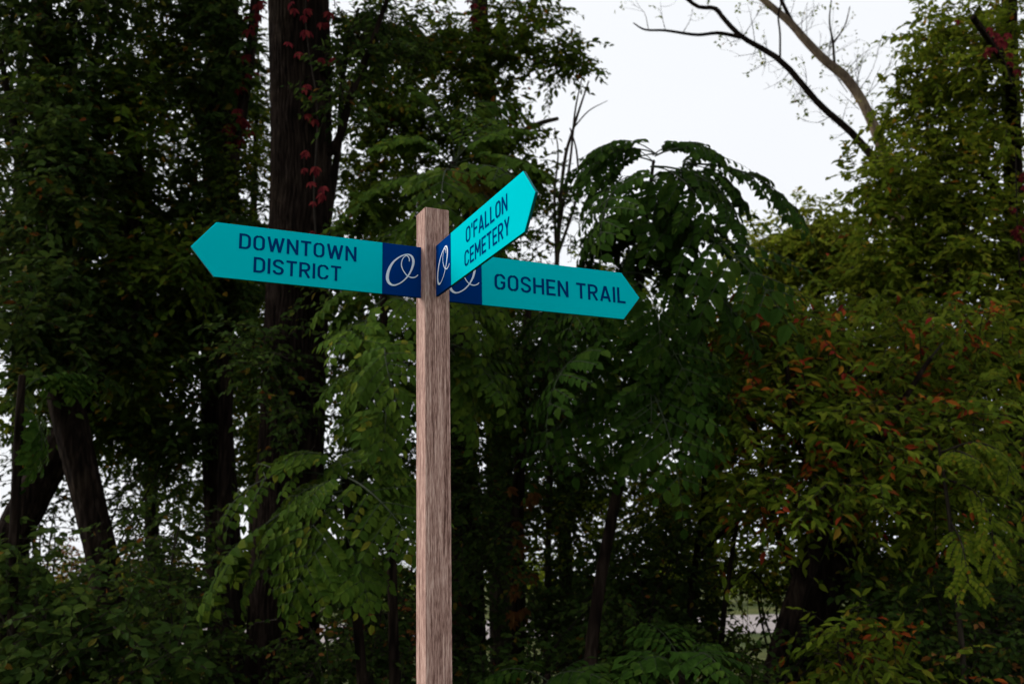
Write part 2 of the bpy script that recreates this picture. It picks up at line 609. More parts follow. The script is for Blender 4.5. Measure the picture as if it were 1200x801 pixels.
# ------------------------------------------------------------------ ground, road, far field
def ground_mat():
    m, nt, out = new_mat('leaf_litter_and_grass')
    N, L = nt.nodes, nt.links
    g = N.new('ShaderNodeNewGeometry')
    n1 = N.new('ShaderNodeTexNoise')
    n1.inputs['Scale'].default_value = 0.25
    n1.inputs['Detail'].default_value = 8
    n2 = N.new('ShaderNodeTexNoise')
    n2.inputs['Scale'].default_value = 9
    n2.inputs['Detail'].default_value = 6
    L.new(g.outputs['Position'], n1.inputs['Vector'])
    L.new(g.outputs['Position'], n2.inputs['Vector'])
    r1 = ramp(nt, [(0.35, (.045, .065, .018)), (0.6, (.085, .095, .03)), (0.75, (.13, .11, .05))])
    r2 = ramp(nt, [(0.3, (.5, .5, .5)), (0.7, (1.3, 1.25, 1.1))])
    L.new(n1.outputs['Fac'], r1.inputs['Fac'])
    L.new(n2.outputs['Fac'], r2.inputs['Fac'])
    mu = N.new('ShaderNodeMix')
    mu.data_type = 'RGBA'
    mu.blend_type = 'MULTIPLY'
    mu.inputs[0].default_value = 1
    L.new(r1.outputs['Color'], mu.inputs[6])
    L.new(r2.outputs['Color'], mu.inputs[7])
    p = N.new('ShaderNodeBsdfPrincipled')
    p.inputs['Roughness'].default_value = 0.95
    p.inputs['Specular IOR Level'].default_value = 0.05
    L.new(mu.outputs[2], p.inputs['Base Color'])
    L.new(p.outputs[0], out.inputs['Surface'])
    return m


def sheet(name, x0, x1, y0, y1, z, mat, nx=2, ny=2, amp=0.0):
    g = Geo()
    xs, ys = np.linspace(x0, x1, nx), np.linspace(y0, y1, ny)
    X, Yy = np.meshgrid(xs, ys)
    Z = z + amp * (np.sin(X * .7 + 1) * np.sin(Yy * .9) + .5 * np.sin(X * 1.9 + Yy * 1.3))
    v = np.stack([X, Yy, Z], -1).reshape(-1, 3)
    i = np.arange(ny - 1)[:, None] * nx + np.arange(nx - 1)[None]
    g.add(v, np.stack([i, i + 1, i + nx + 1, i + nx], -1).reshape(-1, 4))
    o = g.obj(name, [mat])
    o['kind'] = 'structure'
    return o


sheet('ground', -900, 900, -700, 1500, 0.0, ground_mat())
sheet('road', -260, 260, 30, 44, 0.008, plain_mat('worn_asphalt', (0.30, 0.265, 0.255), 0.9, 0.1, 0.12, 3.0, 0.3))


# ------------------------------------------------------------------ signpost
TH, PX0, PY0, PW = 0.437621, -0.269394, 3.338919, 0.089
HW = PW / 2
A3, N3 = Vector((math.cos(TH), math.sin(TH), 0)), Vector((math.sin(TH), -math.cos(TH), 0))
post_root = thing('signpost', 'square wooden signpost carrying three teal and navy arrow signs', 'signpost', (PX0, PY0, 0))
post_root.rotation_euler = (0, 0, TH)
POST_TOP = CAMZ + 1.26435


def build_post():
    """square timber, arrises eased by 2 mm, rings along the height so that the edges wander a little"""
    rng = np.random.default_rng(3)
    e = 0.0018
    ring = np.array([(-HW + e, -HW), (HW - e, -HW), (HW, -HW + e), (HW, HW - e), (HW - e, HW), (-HW + e, HW), (-HW, HW - e), (-HW, -HW + e)])
    zs = np.concatenate([np.linspace(-0.4, POST_TOP - e, 60), [POST_TOP]])
    g = Geo()
    V = []
    for i, z in enumerate(zs):
        k = ring.copy()
        if i == len(zs) - 1:
            k = k * (1 - e / HW)
        else:
            k = k + rng.normal(0, 0.00012, k.shape)
        V.append(np.column_stack([k, np.full(8, z)]))
    g.add(np.vstack(V), [(i * 8 + j, i * 8 + (j + 1) % 8, i * 8 + 8 + (j + 1) % 8, i * 8 + 8 + j) for i in range(len(zs) - 1) for j in range(8)])
    g.add(V[-1], [tuple(range(8))])
    o = g.obj('post', [MT['wood']], post_root)
    return o


build_post()

# lettering drawn as strokes: cap height 1, stroke weight SW
SW = 0.142
H_ = SW / 2


def arc(cx, cy, rx, ry, a0, a1, n=7):
    return [(cx + rx * math.cos(math.radians(a)), cy + ry * math.sin(math.radians(a))) for a in np.linspace(a0, a1, n)]


def glyph(ch):
    """width, [(polyline, closed)]"""
    t, b = 1 - H_, H_
    if ch == 'I':
        return SW, [([(H_, 0), (H_, 1)], 0)]
    if ch == "'":
        return SW, [([(H_, .70), (H_, 1)], 0)]
    if ch == ' ':
        return .22, []
    if ch == 'O':
        W, r = .60, .23
        l, q = H_, .60 - H_
        p = arc(q - r, t - r, r, r, 0, 90) + arc(l + r, t - r, r, r, 90, 180) + arc(l + r, b + r, r, r, 180, 270) + arc(q - r, b + r, r, r, 270, 360)
        return W, [(p, 1)]
    if ch == 'D':
        W, r = .60, .24
        l, q = H_, .60 - H_
        p = [(l, b), (l, t)] + arc(q - r, t - r, r, r, 90, 0) + arc(q - r, b + r, r, r, 0, -90)
        return W, [(p, 1)]
    if ch in 'CG':
        W, r = .60, .23
        l, q = H_, .60 - H_
        p = [(q, .69)] + arc(q - r, t - r, r, r, 0, 90) + arc(l + r, t - r, r, r, 90, 180) + arc(l + r, b + r, r, r, 180, 270) + arc(q - r, b + r, r, r, 270, 360)
        if ch == 'C':
            p += [(q, .31)]
            return W, [(p, 0)]
        p += [(q, .46), (.34, .46)]
        return W, [(p, 0)]
    if ch == 'S':
        W = .58
        l, q = H_, .58 - H_
        r = .205
        m = .5
        p = [(q, .72)] + arc(q - r, t - r, r, r, 10, 90) + arc(l + r, t - r, r, (t - m) / 2 + 0.0, 90, 180)
        p = [(q, .73)] + arc(q - .2, t - .2, .2, .2, 5, 90, 6) + arc(l + .2, t - .2, .2, .2, 90, 180, 6) + arc(l + .2, m + .2, .2, .17, 180, 250, 5) \
            + arc(q - .2, m - .2, .2, .17, 70, 0, 5) + arc(q - .2, b + .2, .2, .2, 0, -90, 6) + arc(l + .2, b + .2, .2, .2, -90, -175, 6) + [(l, .27)]
        return W, [(p, 0)]
    if ch == 'N':
        W = .62
        return W, [([(H_, 0), (H_, 1)], 0), ([(W - H_, 0), (W - H_, 1)], 0), ([(H_ + .012, .93), (W - H_ - .012, .07)], 0)]
    if ch == 'W':
        W = .90
        return W, [([(.065, 1), (.25, .02)], 0), ([(.25, .02), (.45, .93)], 0), ([(.45, .93), (.65, .02)], 0), ([(.65, .02), (.835, 1)], 0)]
    if ch == 'M':
        W = .74
        return W, [([(H_, 0), (H_, 1)], 0), ([(W - H_, 0), (W - H_, 1)], 0), ([(H_ + .01, .94), (W / 2, .32)], 0), ([(W / 2, .32), (W - H_ - .01, .94)], 0)]
    if ch == 'T':
        W = .56
        return W, [([(0, t), (W, t)], 0), ([(W / 2, 0), (W / 2, t)], 0)]
    if ch == 'L':
        W = .50
        return W, [([(H_, 1), (H_, b), (W, b)], 0)]
    if ch == 'E':
        W = .53
        return W, [([(W, t), (H_, t), (H_, b), (W, b)], 0), ([(H_, .5), (W - .05, .5)], 0)]
    if ch == 'F':
        W = .52
        return W, [([(W, t), (H_, t), (H_, 0)], 0), ([(H_, .48), (W - .06, .48)], 0)]
    if ch == 'H':
        W = .62
        return W, [([(H_, 0), (H_, 1)], 0), ([(W - H_, 0), (W - H_, 1)], 0), ([(H_, .5), (W - H_, .5)], 0)]
    if ch == 'R':
        W = .59
        q = W - H_
        r = .21
        return W, [([(H_, 0), (H_, t)] + arc(q - r, t - r, r, r, 90, 0) + arc(q - r, .46 + r, r, r * .95, 0, -90) + [(H_, .455)], 0), ([(.30, .45), (W - .055, 0)], 0)]
    if ch == 'A':
        W = .66
        return W, [([(.068, 0), (W / 2 - .01, .985)], 0), ([(W - .068, 0), (W / 2 + .01, .985)], 0), ([(.14, .26), (W - .14, .26)], 0)]
    if ch == 'Y':
        W = .62
        return W, [([(.075, 1), (W / 2, .42)], 0), ([(W - .075, 1), (W / 2, .42)], 0), ([(W / 2, 0), (W / 2, .46)], 0)]
    raise KeyError(ch)


def stroke2d(pl, closed, wid):
    p = np.array(pl, float)
    keep = [0] + [i for i in range(1, len(p)) if np.linalg.norm(p[i] - p[i - 1]) > 1e-5]
    p = p[keep]
    if closed and np.linalg.norm(p[0] - p[-1]) < 1e-5:
        p = p[:-1]
    n = len(p)
    wid = np.broadcast_to(np.asarray(wid, float), (n,))
    L, R = [], []
    for i in range(n):
        a = p[(i - 1) % n] if (closed or i > 0) else None
        c = p[(i + 1) % n] if (closed or i < n - 1) else None
        d1 = norm(p[i] - a) if a is not None else None
        d2 = norm(c - p[i]) if c is not None else None
        if d1 is None:
            d1 = d2
        if d2 is None:
            d2 = d1
        n1, n2 = np.array([-d1[1], d1[0]]), np.array([-d2[1], d2[0]])
        m = norm(n1 + n2)
        k = min(1.0 / max(m @ n1, 0.3), 1.6)
        L.append(p[i] + m * wid[i] / 2 * k)
        R.append(p[i] - m * wid[i] / 2 * k)
    f = [(i, (i + 1) % n, n + (i + 1) % n, n + i) for i in range(n if closed else n - 1)]
    return np.vstack([L, R]), f


def text_strokes(txt, track=.125):
    out, x = [], 0.0
    for ch in txt:
        w, ps = glyph(ch)
        for pl, cl in ps:
            v, f = stroke2d(pl, cl, SW)
            v = v + np.array([x, 0])
            out.append((v, f))
        x += w + track
    return out, x - track


EMB_O = [(445, 268), (475, 280), (498, 308), (506, 350), (498, 400), (474, 462), (432, 525), (372, 578), (304, 606), (255, 594), (226, 552), (224, 490), (246, 418), (288, 352), (345, 304), (402, 276)]
EMB_W = [13, 19, 24, 26, 24, 19, 15, 13, 15, 25, 31, 32, 27, 20, 15, 12]
EMB_C = [(462, 348), (460, 318), (446, 292), (426, 284), (404, 298), (384, 328), (374, 372), (380, 414), (400, 456), (432, 498), (470, 520), (505, 525), (534, 516), (558, 496)]
EMB_CW = [8, 11, 12, 10, 9, 9, 10, 11, 11, 11, 12, 12, 11, 9]


def sign_board(axis, normal_flip, zc, L, tip, b, texts, label):
    """axis: unit vector outwards from the post; the printed face shows towards the viewer.
    local s runs outwards from the post face, y is height; u(reading) = +s or -s"""
    h, th2 = 0.0906, 0.0045
    ax = Vector(axis)
    fn = Vector((ax.y, -ax.x, 0)) * normal_flip      # normal of the printed face
    org = Vector((PX0, PY0, CAMZ + zc)) + ax * HW
    read = 1.0 if fn.cross(Vector((0, 0, 1))).dot(ax) < 0 else -1.0   # +1: reading direction runs outwards

    def w(s, y, q):
        v = org + ax * s + Vector((0, 0, 1)) * y + fn * q
        rel = v - Vector(post_root.location)
        rel.rotate(Matrix.Rotation(-TH, 3, 'Z'))
        return tuple(rel)

    def prism(poly, name, mats, parent):
        g = Geo()
        n = len(poly)
        e = 0.0012
        c = np.mean(poly, 0)
        ins = [tuple(np.array(p) + norm(c - np.array(p)) * e) for p in poly]
        f1 = [w(*p, th2) for p in ins]
        f2 = [w(*p, th2 - e) for p in poly]
        f3 = [w(*p, -th2) for p in poly]
        g.add(f1, [tuple(range(n))], 0)
        g.add(f1 + f2, [(i, (i + 1) % n, n + (i + 1) % n, n + i) for i in range(n)], 0)
        g.add(f2 + f3, [(i, (i + 1) % n, n + (i + 1) % n, n + i) for i in range(n)], 1)
        g.add(f3, [tuple(range(n))[::-1]], 0)
        me = g.mesh(name, mats)
        return link(name, me, parent)
    bd = prism([(b, -h), (L, -h), (L + tip, 0), (L, h), (b, h)], 'sign_board', [MT['teal'], MT['edge']], post_root)
    bd['label'] = label
    prism([(-0.02, -h), (b, -h), (b, h), (-0.02, h)], 'emblem_panel', [MT['navy'], MT['navy']], bd)
    # printed words: (text, s of the line's reading start, s of its end, baseline y, cap height)
    lev = [0]

    def flat(v2, f, g, mapf):
        lev[0] += 1
        q = th2 + 0.0006 + 0.00004 * (lev[0] % 12)
        vv = [w(*mapf(p), q) for p in v2]
        g.add(vv, f)
    for (txt, s0, s1, y0, y1, caps0, caps1) in texts:
        words = txt.split(' ')
        full = text_strokes(txt)[1]
        wd = full
        for wi, word in enumerate(words):
            pre = ' '.join(words[:wi]) + (' ' if wi else '')
            x0 = text_strokes(pre + 'I')[1] - SW if wi else 0.0
            g = Geo()
            for v2, f in text_strokes(word)[0]:
                flat(v2 + np.array([x0, 0]), f, g, lambda p: (s0 + (s1 - s0) * p[0] / wd, y0 + p[1] * caps0))
            o = g.obj('lettering', [MT['ink']], bd)
            o['label'] = 'navy capitals reading ' + word
    g = Geo()

    def emap(p):
        u = (p[0] - 168) / 424.0
        v = 1 - (p[1] - 140 - 48 * u) / 557.0
        s = (b * (1 - u)) if read < 0 else (b * u)
        return (s, -h + 2 * h * v)
    n = 64
    po = spline(np.column_stack([EMB_O + EMB_O[:1], EMB_W + EMB_W[:1]]), n)
    v2, f = stroke2d(po[:-1, :2], True, po[:-1, 2])
    flat(v2, f, g, emap)
    pc = spline(np.column_stack([EMB_C, EMB_CW]), 48)
    v2, f = stroke2d(pc[:, :2], False, pc[:, 2])
    flat(v2, f, g, emap)
    g.obj('script_emblem', [MT['white']], bd)


def plane_coords(axis, zc, px, py):
    """s (outwards from the post face) and height above zc of a photo pixel on a sign's plane"""
    d = P(px, py, 1.0) - np.array([0, 0, CAMZ])
    O = np.array([PX0, PY0, 0.0])
    a = np.array(axis)
    nn = np.array([a[1], -a[0], 0])
    k = (O @ nn) / (d @ nn)
    q = d * k
    return float((q - O) @ a - HW), float(q[2] - zc)


def line(txt, axis, zc, tl, bl, tr, br):
    s0a, ya = plane_coords(axis, zc, *bl)
    s0b, yb = plane_coords(axis, zc, *tl)
    s1a, yc = plane_coords(axis, zc, *br)
    s1b, yd = plane_coords(axis, zc, *tr)
    cap = ((yb - ya) + (yd - yc)) / 2
    y = (ya + yc) / 2
    return (txt, (s0a + s0b) / 2, (s1a + s1b) / 2, y, y, cap, cap)


ax1, ax2, ax3 = tuple(-A3), tuple(N3), tuple(A3)
sign_board(ax1, -1, 1.03950, 0.68846, 0.07436, 0.13849, [
    line('DOWNTOWN', ax1, 1.0395, (280, 274.3), (280, 291.8), (417.3, 289.3), (417.3, 307)),
    line('DISTRICT', ax1, 1.0395, (296.8, 302), (296.8, 319.8), (399.3, 312), (399.3, 329.7))],
    'teal arrow board pointing left, reading DOWNTOWN DISTRICT')
sign_board(ax2, 1, 1.03717, 0.69891, 0.07436, 0.13849, [
    line("O'FALLON", ax2, 1.03717, (547.5, 264.7), (547.5, 283.3), (596.4, 228.8), (596.4, 249.5)),
    line('CEMETERY', ax2, 1.03717, (546.0, 293.0), (546.0, 311.5), (599.2, 255), (599.2, 276.5))],
    'bright teal arrow board pointing towards the viewer, reading O\'FALLON CEMETERY')
sign_board(ax3, 1, 1.03599, 0.71569, 0.07436, 0.13849, [
    line('GOSHEN TRAIL', ax3, 1.03599, (578.8, 319.8), (578.8, 339.0), (732.0, 338.4), (732.0, 356.2))],
    'teal arrow board pointing right, reading GOSHEN TRAIL')

# ------------------------------------------------------------------ trees
R = np.random.default_rng


def tree(name, label, cat, trunk_rows, bark, seed, group=None, seg=20, n=50, rough=.04, ridges=0, limbs=(), crowns=(), tname='trunk', limb_bark=None):
    rng = R(seed)
    rows = grounded(trunk_rows)
    root = thing(name, label, cat, base_of(rows), group)
    nodes = [stem(root, tname, rows, bark, rng, seg, n, rough, ridges)[n // 5:]]
    for lb in limbs:
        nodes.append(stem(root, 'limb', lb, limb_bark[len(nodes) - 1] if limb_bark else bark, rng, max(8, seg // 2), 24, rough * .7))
    nodes = np.vstack(nodes)
    for kw in crowns:
        kw = dict(kw)
        crown(root, nodes, kw.pop('blobs'), rng, **kw)
    return root, nodes


# --- the big furrowed trunk
WOOD = 'woodland trees behind the sign'
t1, n1 = tree('oak_tree', 'tall tree with the thickest dark furrowed trunk, left of the signpost', 'tree',
    [(330, 801, 10, 40), (336, 640, 10, 38), (346, 430, 10, 36.5), (352, 220, 10, 36), (350, 20, 10, 38), (346, -200, 10, 36), (352, -420, 10.3, 28)],
    'bark_dark', 11, WOOD, seg=180, n=260, rough=.025, ridges=48,
    limbs=[[(372, 190, 10.0, 7), (396, 165, 9.9, 5.5), (412, 110, 9.8, 4.5), (436, 50, 9.8, 3.6), (460, -20, 9.8, 2.6)],
           [(384, 260, 10, 5), (398, 160, 10.2, 4), (402, 90, 10.3, 3), (420, 10, 10.4, 2)]],
    crowns=[dict(blobs=[(430, 40, 10.3, 55, 60, .7, 22), (360, -170, 10.4, 240, 110, 2.2, 90), (300, -330, 10.5, 300, 110, 2.5, 90), (318, 470, 9.3, 40, 60, .3, 7), (392, 280, 9.5, 18, 80, .3, 7), (398, 80, 9.5, 16, 70, .3, 4), (308, 390, 9.5, 20, 50, .3, 5)],
                 leaf=.085, kind='ovate', mat='leaf_dark')])

t2, n2 = tree('elm_tree', 'straight dark trunk standing just left of the thickest trunk', 'tree',
    [(268, 801, 13, 20), (261, 640, 13, 19), (253, 480, 13, 17.5), (254, 330, 13, 17), (258, 150, 13, 18), (263, 0, 13, 17), (266, -250, 13.2, 12)],
    'bark_dark', 12, WOOD, seg=60, n=120, rough=.04, ridges=14,
    limbs=[[(256, 330, 13, 7), (215, 270, 13.1, 5), (160, 230, 13.2, 3)], [(258, 200, 13, 7), (225, 120, 12.8, 5), (190, 60, 12.6, 3)]],
    crowns=[dict(blobs=[(190, 240, 13, 110, 90, 1.0, 44), (230, 90, 13, 70, 60, 1.0, 26), (210, 400, 12.8, 70, 70, .9, 34), (200, 520, 12.6, 70, 36, .8, 15), (250, 350, 11.9, 60, 40, .5, 18), (255, 90, 12.0, 36, 120, .4, 22), (250, 250, 12.0, 40, 60, .4, 18), (200, 10, 12.6, 90, 40, .8, 22)],
                 leaf=.125, per=9, tw_len=(.25, .55), mat='leaf_dark')])

t3, n3 = tree('slender_tree', 'thin leaning stem with red creeper between two dark trunks', 'tree',
    [(262, 801, 12, 8), (264, 500, 12, 8), (272, 220, 12, 7.5), (284, 130, 12, 7), (297, 30, 12, 6.5), (303, -80, 12, 6)],
    'bark_dark', 13, WOOD, seg=16,
    crowns=[dict(blobs=[(275, 200, 12, 26, 50, .5, 9), (310, -80, 12, 80, 60, .8, 14)], leaf=.08, mat='leaf_mid')])

t4, n4 = tree('leaning_tree', 'dark trunk leaning left, sky showing through its fork at far left', 'tree',
    [(134, 801, 11, 20), (122, 670, 11, 17.5), (110, 610, 11, 17.5), (96, 550, 11, 18), (78, 470, 11, 19), (64, 380, 11, 18), (58, 200, 11.2, 15), (50, 0, 11.4, 11)],
    'bark_dark', 14, WOOD, seg=60, n=110, rough=.04, ridges=14,
    limbs=[[(80, 480, 11, 8), (130, 420, 11, 6), (170, 340, 11, 3)], [(60, 260, 11.1, 8), (20, 160, 11, 5), (0, 60, 11, 3)]],
    crowns=[dict(blobs=[(60, 250, 11, 75, 120, .9, 70), (120, 370, 11.3, 90, 60, .9, 38), (90, 90, 11.6, 75, 55, 1, 20), (-60, 100, 11.6, 100, 160, 1.5, 36), (50, 390, 10.2, 60, 60, .5, 26), (30, 30, 11, 60, 70, 1, 24), (60, 200, 10.4, 50, 130, .4, 24), (110, 10, 11, 70, 40, .8, 20)],
                 leaf=.12, per=9, tw_len=(.25, .55), mat='leaf_dark')])

t5, n5 = tree('slanting_tree', 'dark slanting trunk at the far left edge, crossing behind the leaning trunk', 'tree',
    [(-18, 801, 11.9, 21), (4, 660, 11.9, 20), (36, 585, 11.9, 20), (74, 515, 11.9, 18), (120, 430, 12, 15), (150, 320, 12.2, 12), (160, 120, 12.4, 8)],
    'bark_dark', 15, WOOD, seg=50, n=90, rough=.04, ridges=12,
    limbs=[[(150, 330, 12.2, 6), (120, 200, 12.4, 5), (105, 60, 12.5, 3)]],
    crowns=[dict(blobs=[(140, 300, 12.4, 70, 60, .8, 26), (170, 90, 12.6, 70, 60, 1.0, 22), (115, 190, 12.2, 60, 50, .8, 24), (60, 470, 12.3, 60, 46, .5, 18), (150, 470, 12.4, 60, 40, .7, 20), (160, -40, 12.6, 130, 60, 1.2, 34), (150, 400, 11.6, 50, 60, .5, 20), (190, 300, 11.0, 100, 40, .5, 22), (130, 130, 11.2, 100, 30, .5, 18)],
                 leaf=.12, per=9, tw_len=(.25, .55), mat='leaf_mid')])

# --- centre background
t6, n6 = tree('maple_tree', 'leafy tree with creeper-covered trunk rising behind the top of the signpost', 'tree',
    [(590, 801, 15, 16), (586, 600, 15, 15), (580, 300, 15, 13), (570, 150, 15, 12), (563, 20, 15, 11), (560, -160, 15, 9)],
    'bark_grey', 16, WOOD, seg=24,
    limbs=[[(576, 200, 15, 5), (610, 158, 14.8, 4), (632, 145, 14.7, 3.2), (654, 139, 14.7, 2.4)], [(570, 120, 15, 5), (510, 60, 14.8, 4), (470, 10, 14.6, 2.5)], [(572, 90, 15, 5), (620, 40, 15, 3)]],
    crowns=[dict(blobs=[(520, 60, 14.8, 95, 60, 1.2, 42), (610, 60, 14.8, 62, 52, .9, 24), (470, 160, 14.5, 75, 70, 1.0, 36), (580, 220, 14.6, 50, 60, .8, 22), (630, 215, 14.4, 30, 40, .6, 10), (540, 330, 14.2, 90, 70, 1.0, 34), (660, 72, 14.6, 36, 10, .3, 7), (540, -80, 15, 160, 80, 1.5, 40), (440, 80, 14.4, 50, 70, .8, 24), (500, 230, 14.2, 90, 60, .8, 40), (560, 130, 14.2, 60, 60, .6, 24)],
                 leaf=.12, mat='leaf_mid')])

t7, n7 = tree('dark_trunk_tree', 'wide dark trunk low behind the right edge of the wooden post', 'tree',
    [(548, 801, 14, 22), (545, 680, 14, 20), (541, 540, 14, 18), (540, 300, 14, 14)], 'bark_dark', 17, WOOD, seg=40, rough=.05, ridges=10,
    crowns=[dict(blobs=[(600, 470, 13.6, 110, 80, .9, 44), (450, 470, 13.6, 70, 120, .8, 40), (560, 570, 13.4, 70, 50, .6, 18)], leaf=.085, mat='leaf_dark')])

t8, n8 = tree('thin_trunk_tree', 'slim dark trunk with red creeper standing right of the wooden post', 'tree',
    [(607, 801, 12, 7.5), (608, 690, 12, 7.5), (607, 600, 12, 7), (612, 480, 12, 6), (620, 330, 12, 4.5)], 'bark_dark', 18, WOOD, seg=16,
    crowns=[dict(blobs=[(570, 440, 10.8, 50, 90, .5, 30), (640, 450, 10.8, 50, 80, .5, 22), (570, 620, 11.0, 40, 60, .5, 14), (650, 560, 12.6, 80, 60, .7, 22), (660, 420, 12.4, 60, 70, .7, 22), (690, 660, 12.6, 70, 40, .7, 13)], leaf=.075, mat='leaf_dark')])

# --- background trees closing the wood
def back_tree(name, label, x, Y, r, top, blobs, seed, leaf=.11, mat='leaf_dark', kind='rhomb', **kw):
    return tree(name, label, 'tree', [(x + 4, 801, Y, r), (x, 640, Y, r * .9), (x - 5, (640 + top) / 2, Y, r * .65), (x + 3, top, Y, r * .12)], 'bark_dark', seed, WOOD, seg=14, n=36,
                crowns=[dict(blobs=blobs, leaf=leaf, mat=mat, kind=kind, **kw)])


back_tree('hackberry_tree', 'background tree whose dark leaves fill the far upper left', 25, 15, 10, -60,
    [(30, 120, 15, 90, 110, 1.2, 26), (40, 330, 15, 100, 110, 1.2, 46), (-60, 300, 15, 80, 300, 1.2, 40), (120, 250, 15.3, 70, 70, 1, 26)], 71)
back_tree('hackberry_tree', 'background tree seen between the leaning trunk and the straight dark trunk', 178, 15.5, 9, 30,
    [(170, 370, 15.5, 90, 90, 1.2, 40), (200, 160, 15.5, 80, 70, 1.2, 24), (150, 490, 15.3, 90, 50, 1.0, 34), (220, 560, 15, 60, 40, 1, 16)], 72, mat='leaf_mid')
back_tree('hackberry_tree', 'background tree seen between the straight dark trunk and the thickest trunk', 300, 16, 9, 60,
    [(295, 330, 16, 50, 110, 1.2, 50), (290, 120, 16, 40, 120, 1.2, 40), (292, 430, 14, 36, 70, .6, 24), (300, 520, 15.6, 60, 90, 1.2, 34), (400, 250, 16, 70, 90, 1.2, 34)], 73, mat='leaf_mid')
back_tree('hackberry_tree', 'background tree filling the gap left of the wooden post below the left sign', 425, 16, 9, 260,
    [(430, 400, 16, 80, 100, 1.2, 46), (420, 560, 15.8, 80, 80, 1.2, 44), (400, 670, 15.5, 90, 50, 1.0, 30)], 74)
back_tree('hackberry_tree', 'background tree behind the trail sign, right of the wooden post', 662, 16.5, 9, 320,
    [(640, 440, 16.5, 100, 80, 1.2, 60), (700, 570, 16, 100, 60, 1.2, 50), (590, 620, 15.8, 90, 60, 1.2, 40), (640, 330, 16.6, 50, 50, 1.0, 18)], 75, mat='leaf_mid')
back_tree('hackberry_tree', 'background tree between the umbrella-crowned tree and the red-leaved tree', 832, 15.5, 8, 400,
    [(760, 440, 15.2, 90, 90, 1.0, 50), (720, 330, 15.4, 50, 50, .8, 16), (830, 470, 15.5, 70, 70, 1.0, 34), (860, 580, 15.2, 90, 50, 1.0, 30), (780, 600, 15.6, 70, 70, 1, 26), (880, 400, 15.8, 60, 60, 1, 20)], 76, mat='leaf_olive')
back_tree('hackberry_tree', 'background tree behind the red-leaved tree, low at right', 1062, 15, 9, 350,
    [(1040, 470, 15, 90, 80, 1.0, 50), (1000, 600, 14.6, 100, 60, 1.0, 44), (1120, 560, 14.8, 100, 80, 1.0, 56), (1100, 690, 14.4, 120, 50, 1.0, 44), (1190, 460, 15, 60, 90, 1, 30)], 77, mat='leaf_olive')

# --- right
t9, n9 = tree('linden_tree', 'large leafy tree filling the upper right corner', 'tree',
    [(1200, 801, 13, 16), (1196, 560, 13, 14), (1192, 380, 13, 12), (1188, 220, 13, 11), (1184, 60, 13, 10), (1180, -200, 13.2, 8)],
    'bark_dark', 19, WOOD, seg=30, rough=.05,
    limbs=[[(1190, 260, 13, 7), (1140, 180, 12.8, 5), (1090, 110, 12.6, 3)], [(1190, 330, 13, 7), (1130, 270, 12.7, 5), (1060, 210, 12.6, 3)],
           [(1186, 150, 13, 7), (1180, 80, 11.9, 6), (1140, 20, 11.3, 4)], [(1192, 380, 13, 7), (1150, 340, 12.7, 6), (1100, 330, 12.5, 4)]],
    crowns=[dict(blobs=[(1140, 60, 12.7, 80, 80, 1.1, 52), (1110, 180, 12.6, 90, 70, 1.1, 56), (1060, 235, 12.5, 60, 50, .8, 26), (1140, 300, 12.5, 90, 70, 1.0, 52), (1060, 330, 12.6, 70, 50, .8, 30), (1160, 430, 12.4, 80, 70, .9, 46), (1090, 440, 12.4, 70, 60, .8, 34), (1070, 105, 12.6, 28, 20, .4, 6), (1280, 200, 13, 100, 260, 1.6, 56), (1180, -120, 13, 150, 90, 1.5, 40)],
                 leaf=.115, kind='ovate', mat='leaf_olive', second=('leaf_bright', .08))])

t10, n10 = tree('sassafras_tree', 'small tree with green leaves turning red and orange, right of centre', 'tree',
    [(905, 801, 9.6, 13), (932, 700, 9.6, 12), (962, 620, 9.6, 11), (990, 540, 9.6, 9), (1000, 430, 9.7, 6)],
    'bark_dark', 20, WOOD, seg=20, rough=.06,
    limbs=[[(940, 690, 9.6, 6), (905, 600, 9.6, 4.5), (880, 480, 9.6, 3)], [(985, 560, 9.6, 6), (1050, 480, 9.5, 4), (1090, 420, 9.5, 2.5)], [(970, 600, 9.6, 5), (930, 500, 9.4, 3.5), (920, 400, 9.4, 2)]],
    crowns=[dict(blobs=[(920, 400, 10.2, 100, 40, 1.0, 20), (1040, 410, 10.4, 110, 40, 1.0, 22), (880, 480, 9.8, 80, 36, .8, 15), (1010, 505, 9.6, 130, 30, .8, 26), (950, 580, 9.3, 100, 22, .6, 15), (1080, 580, 9.8, 80, 26, .6, 12), (860, 410, 10.2, 40, 90, .6, 10), (1110, 490, 10.1, 70, 50, .6, 13), (960, 460, 10.0, 110, 36, .7, 14), (1140, 400, 10.6, 60, 40, .5, 8)],
                 leaf=.128, kind='lance', mat='leaf_autumn', twigs=9, per=11, droop=.35, n_parts=240, face=.45, second=('leaf_orange', .10), tw_len=(.3, .75), spread=.5)])

t11, n11 = tree('leaning_dark_tree', 'thick leaning dark trunk under the red and green leaves at right', 'tree',
    [(935, 801, 11, 20), (958, 720, 11, 19), (990, 640, 11, 17), (1012, 560, 11, 14), (1030, 420, 11, 9)], 'bark_dark', 21, WOOD, seg=30, rough=.07, ridges=8,
    crowns=[dict(blobs=[(1050, 640, 11.4, 90, 60, .8, 26), (1120, 560, 11.6, 70, 70, .8, 26), (1080, 720, 11, 110, 50, .8, 26), (1160, 660, 11.4, 60, 90, .8, 28), (1000, 460, 11.6, 90, 60, .6, 18)], leaf=.085, mat='leaf_mid')])

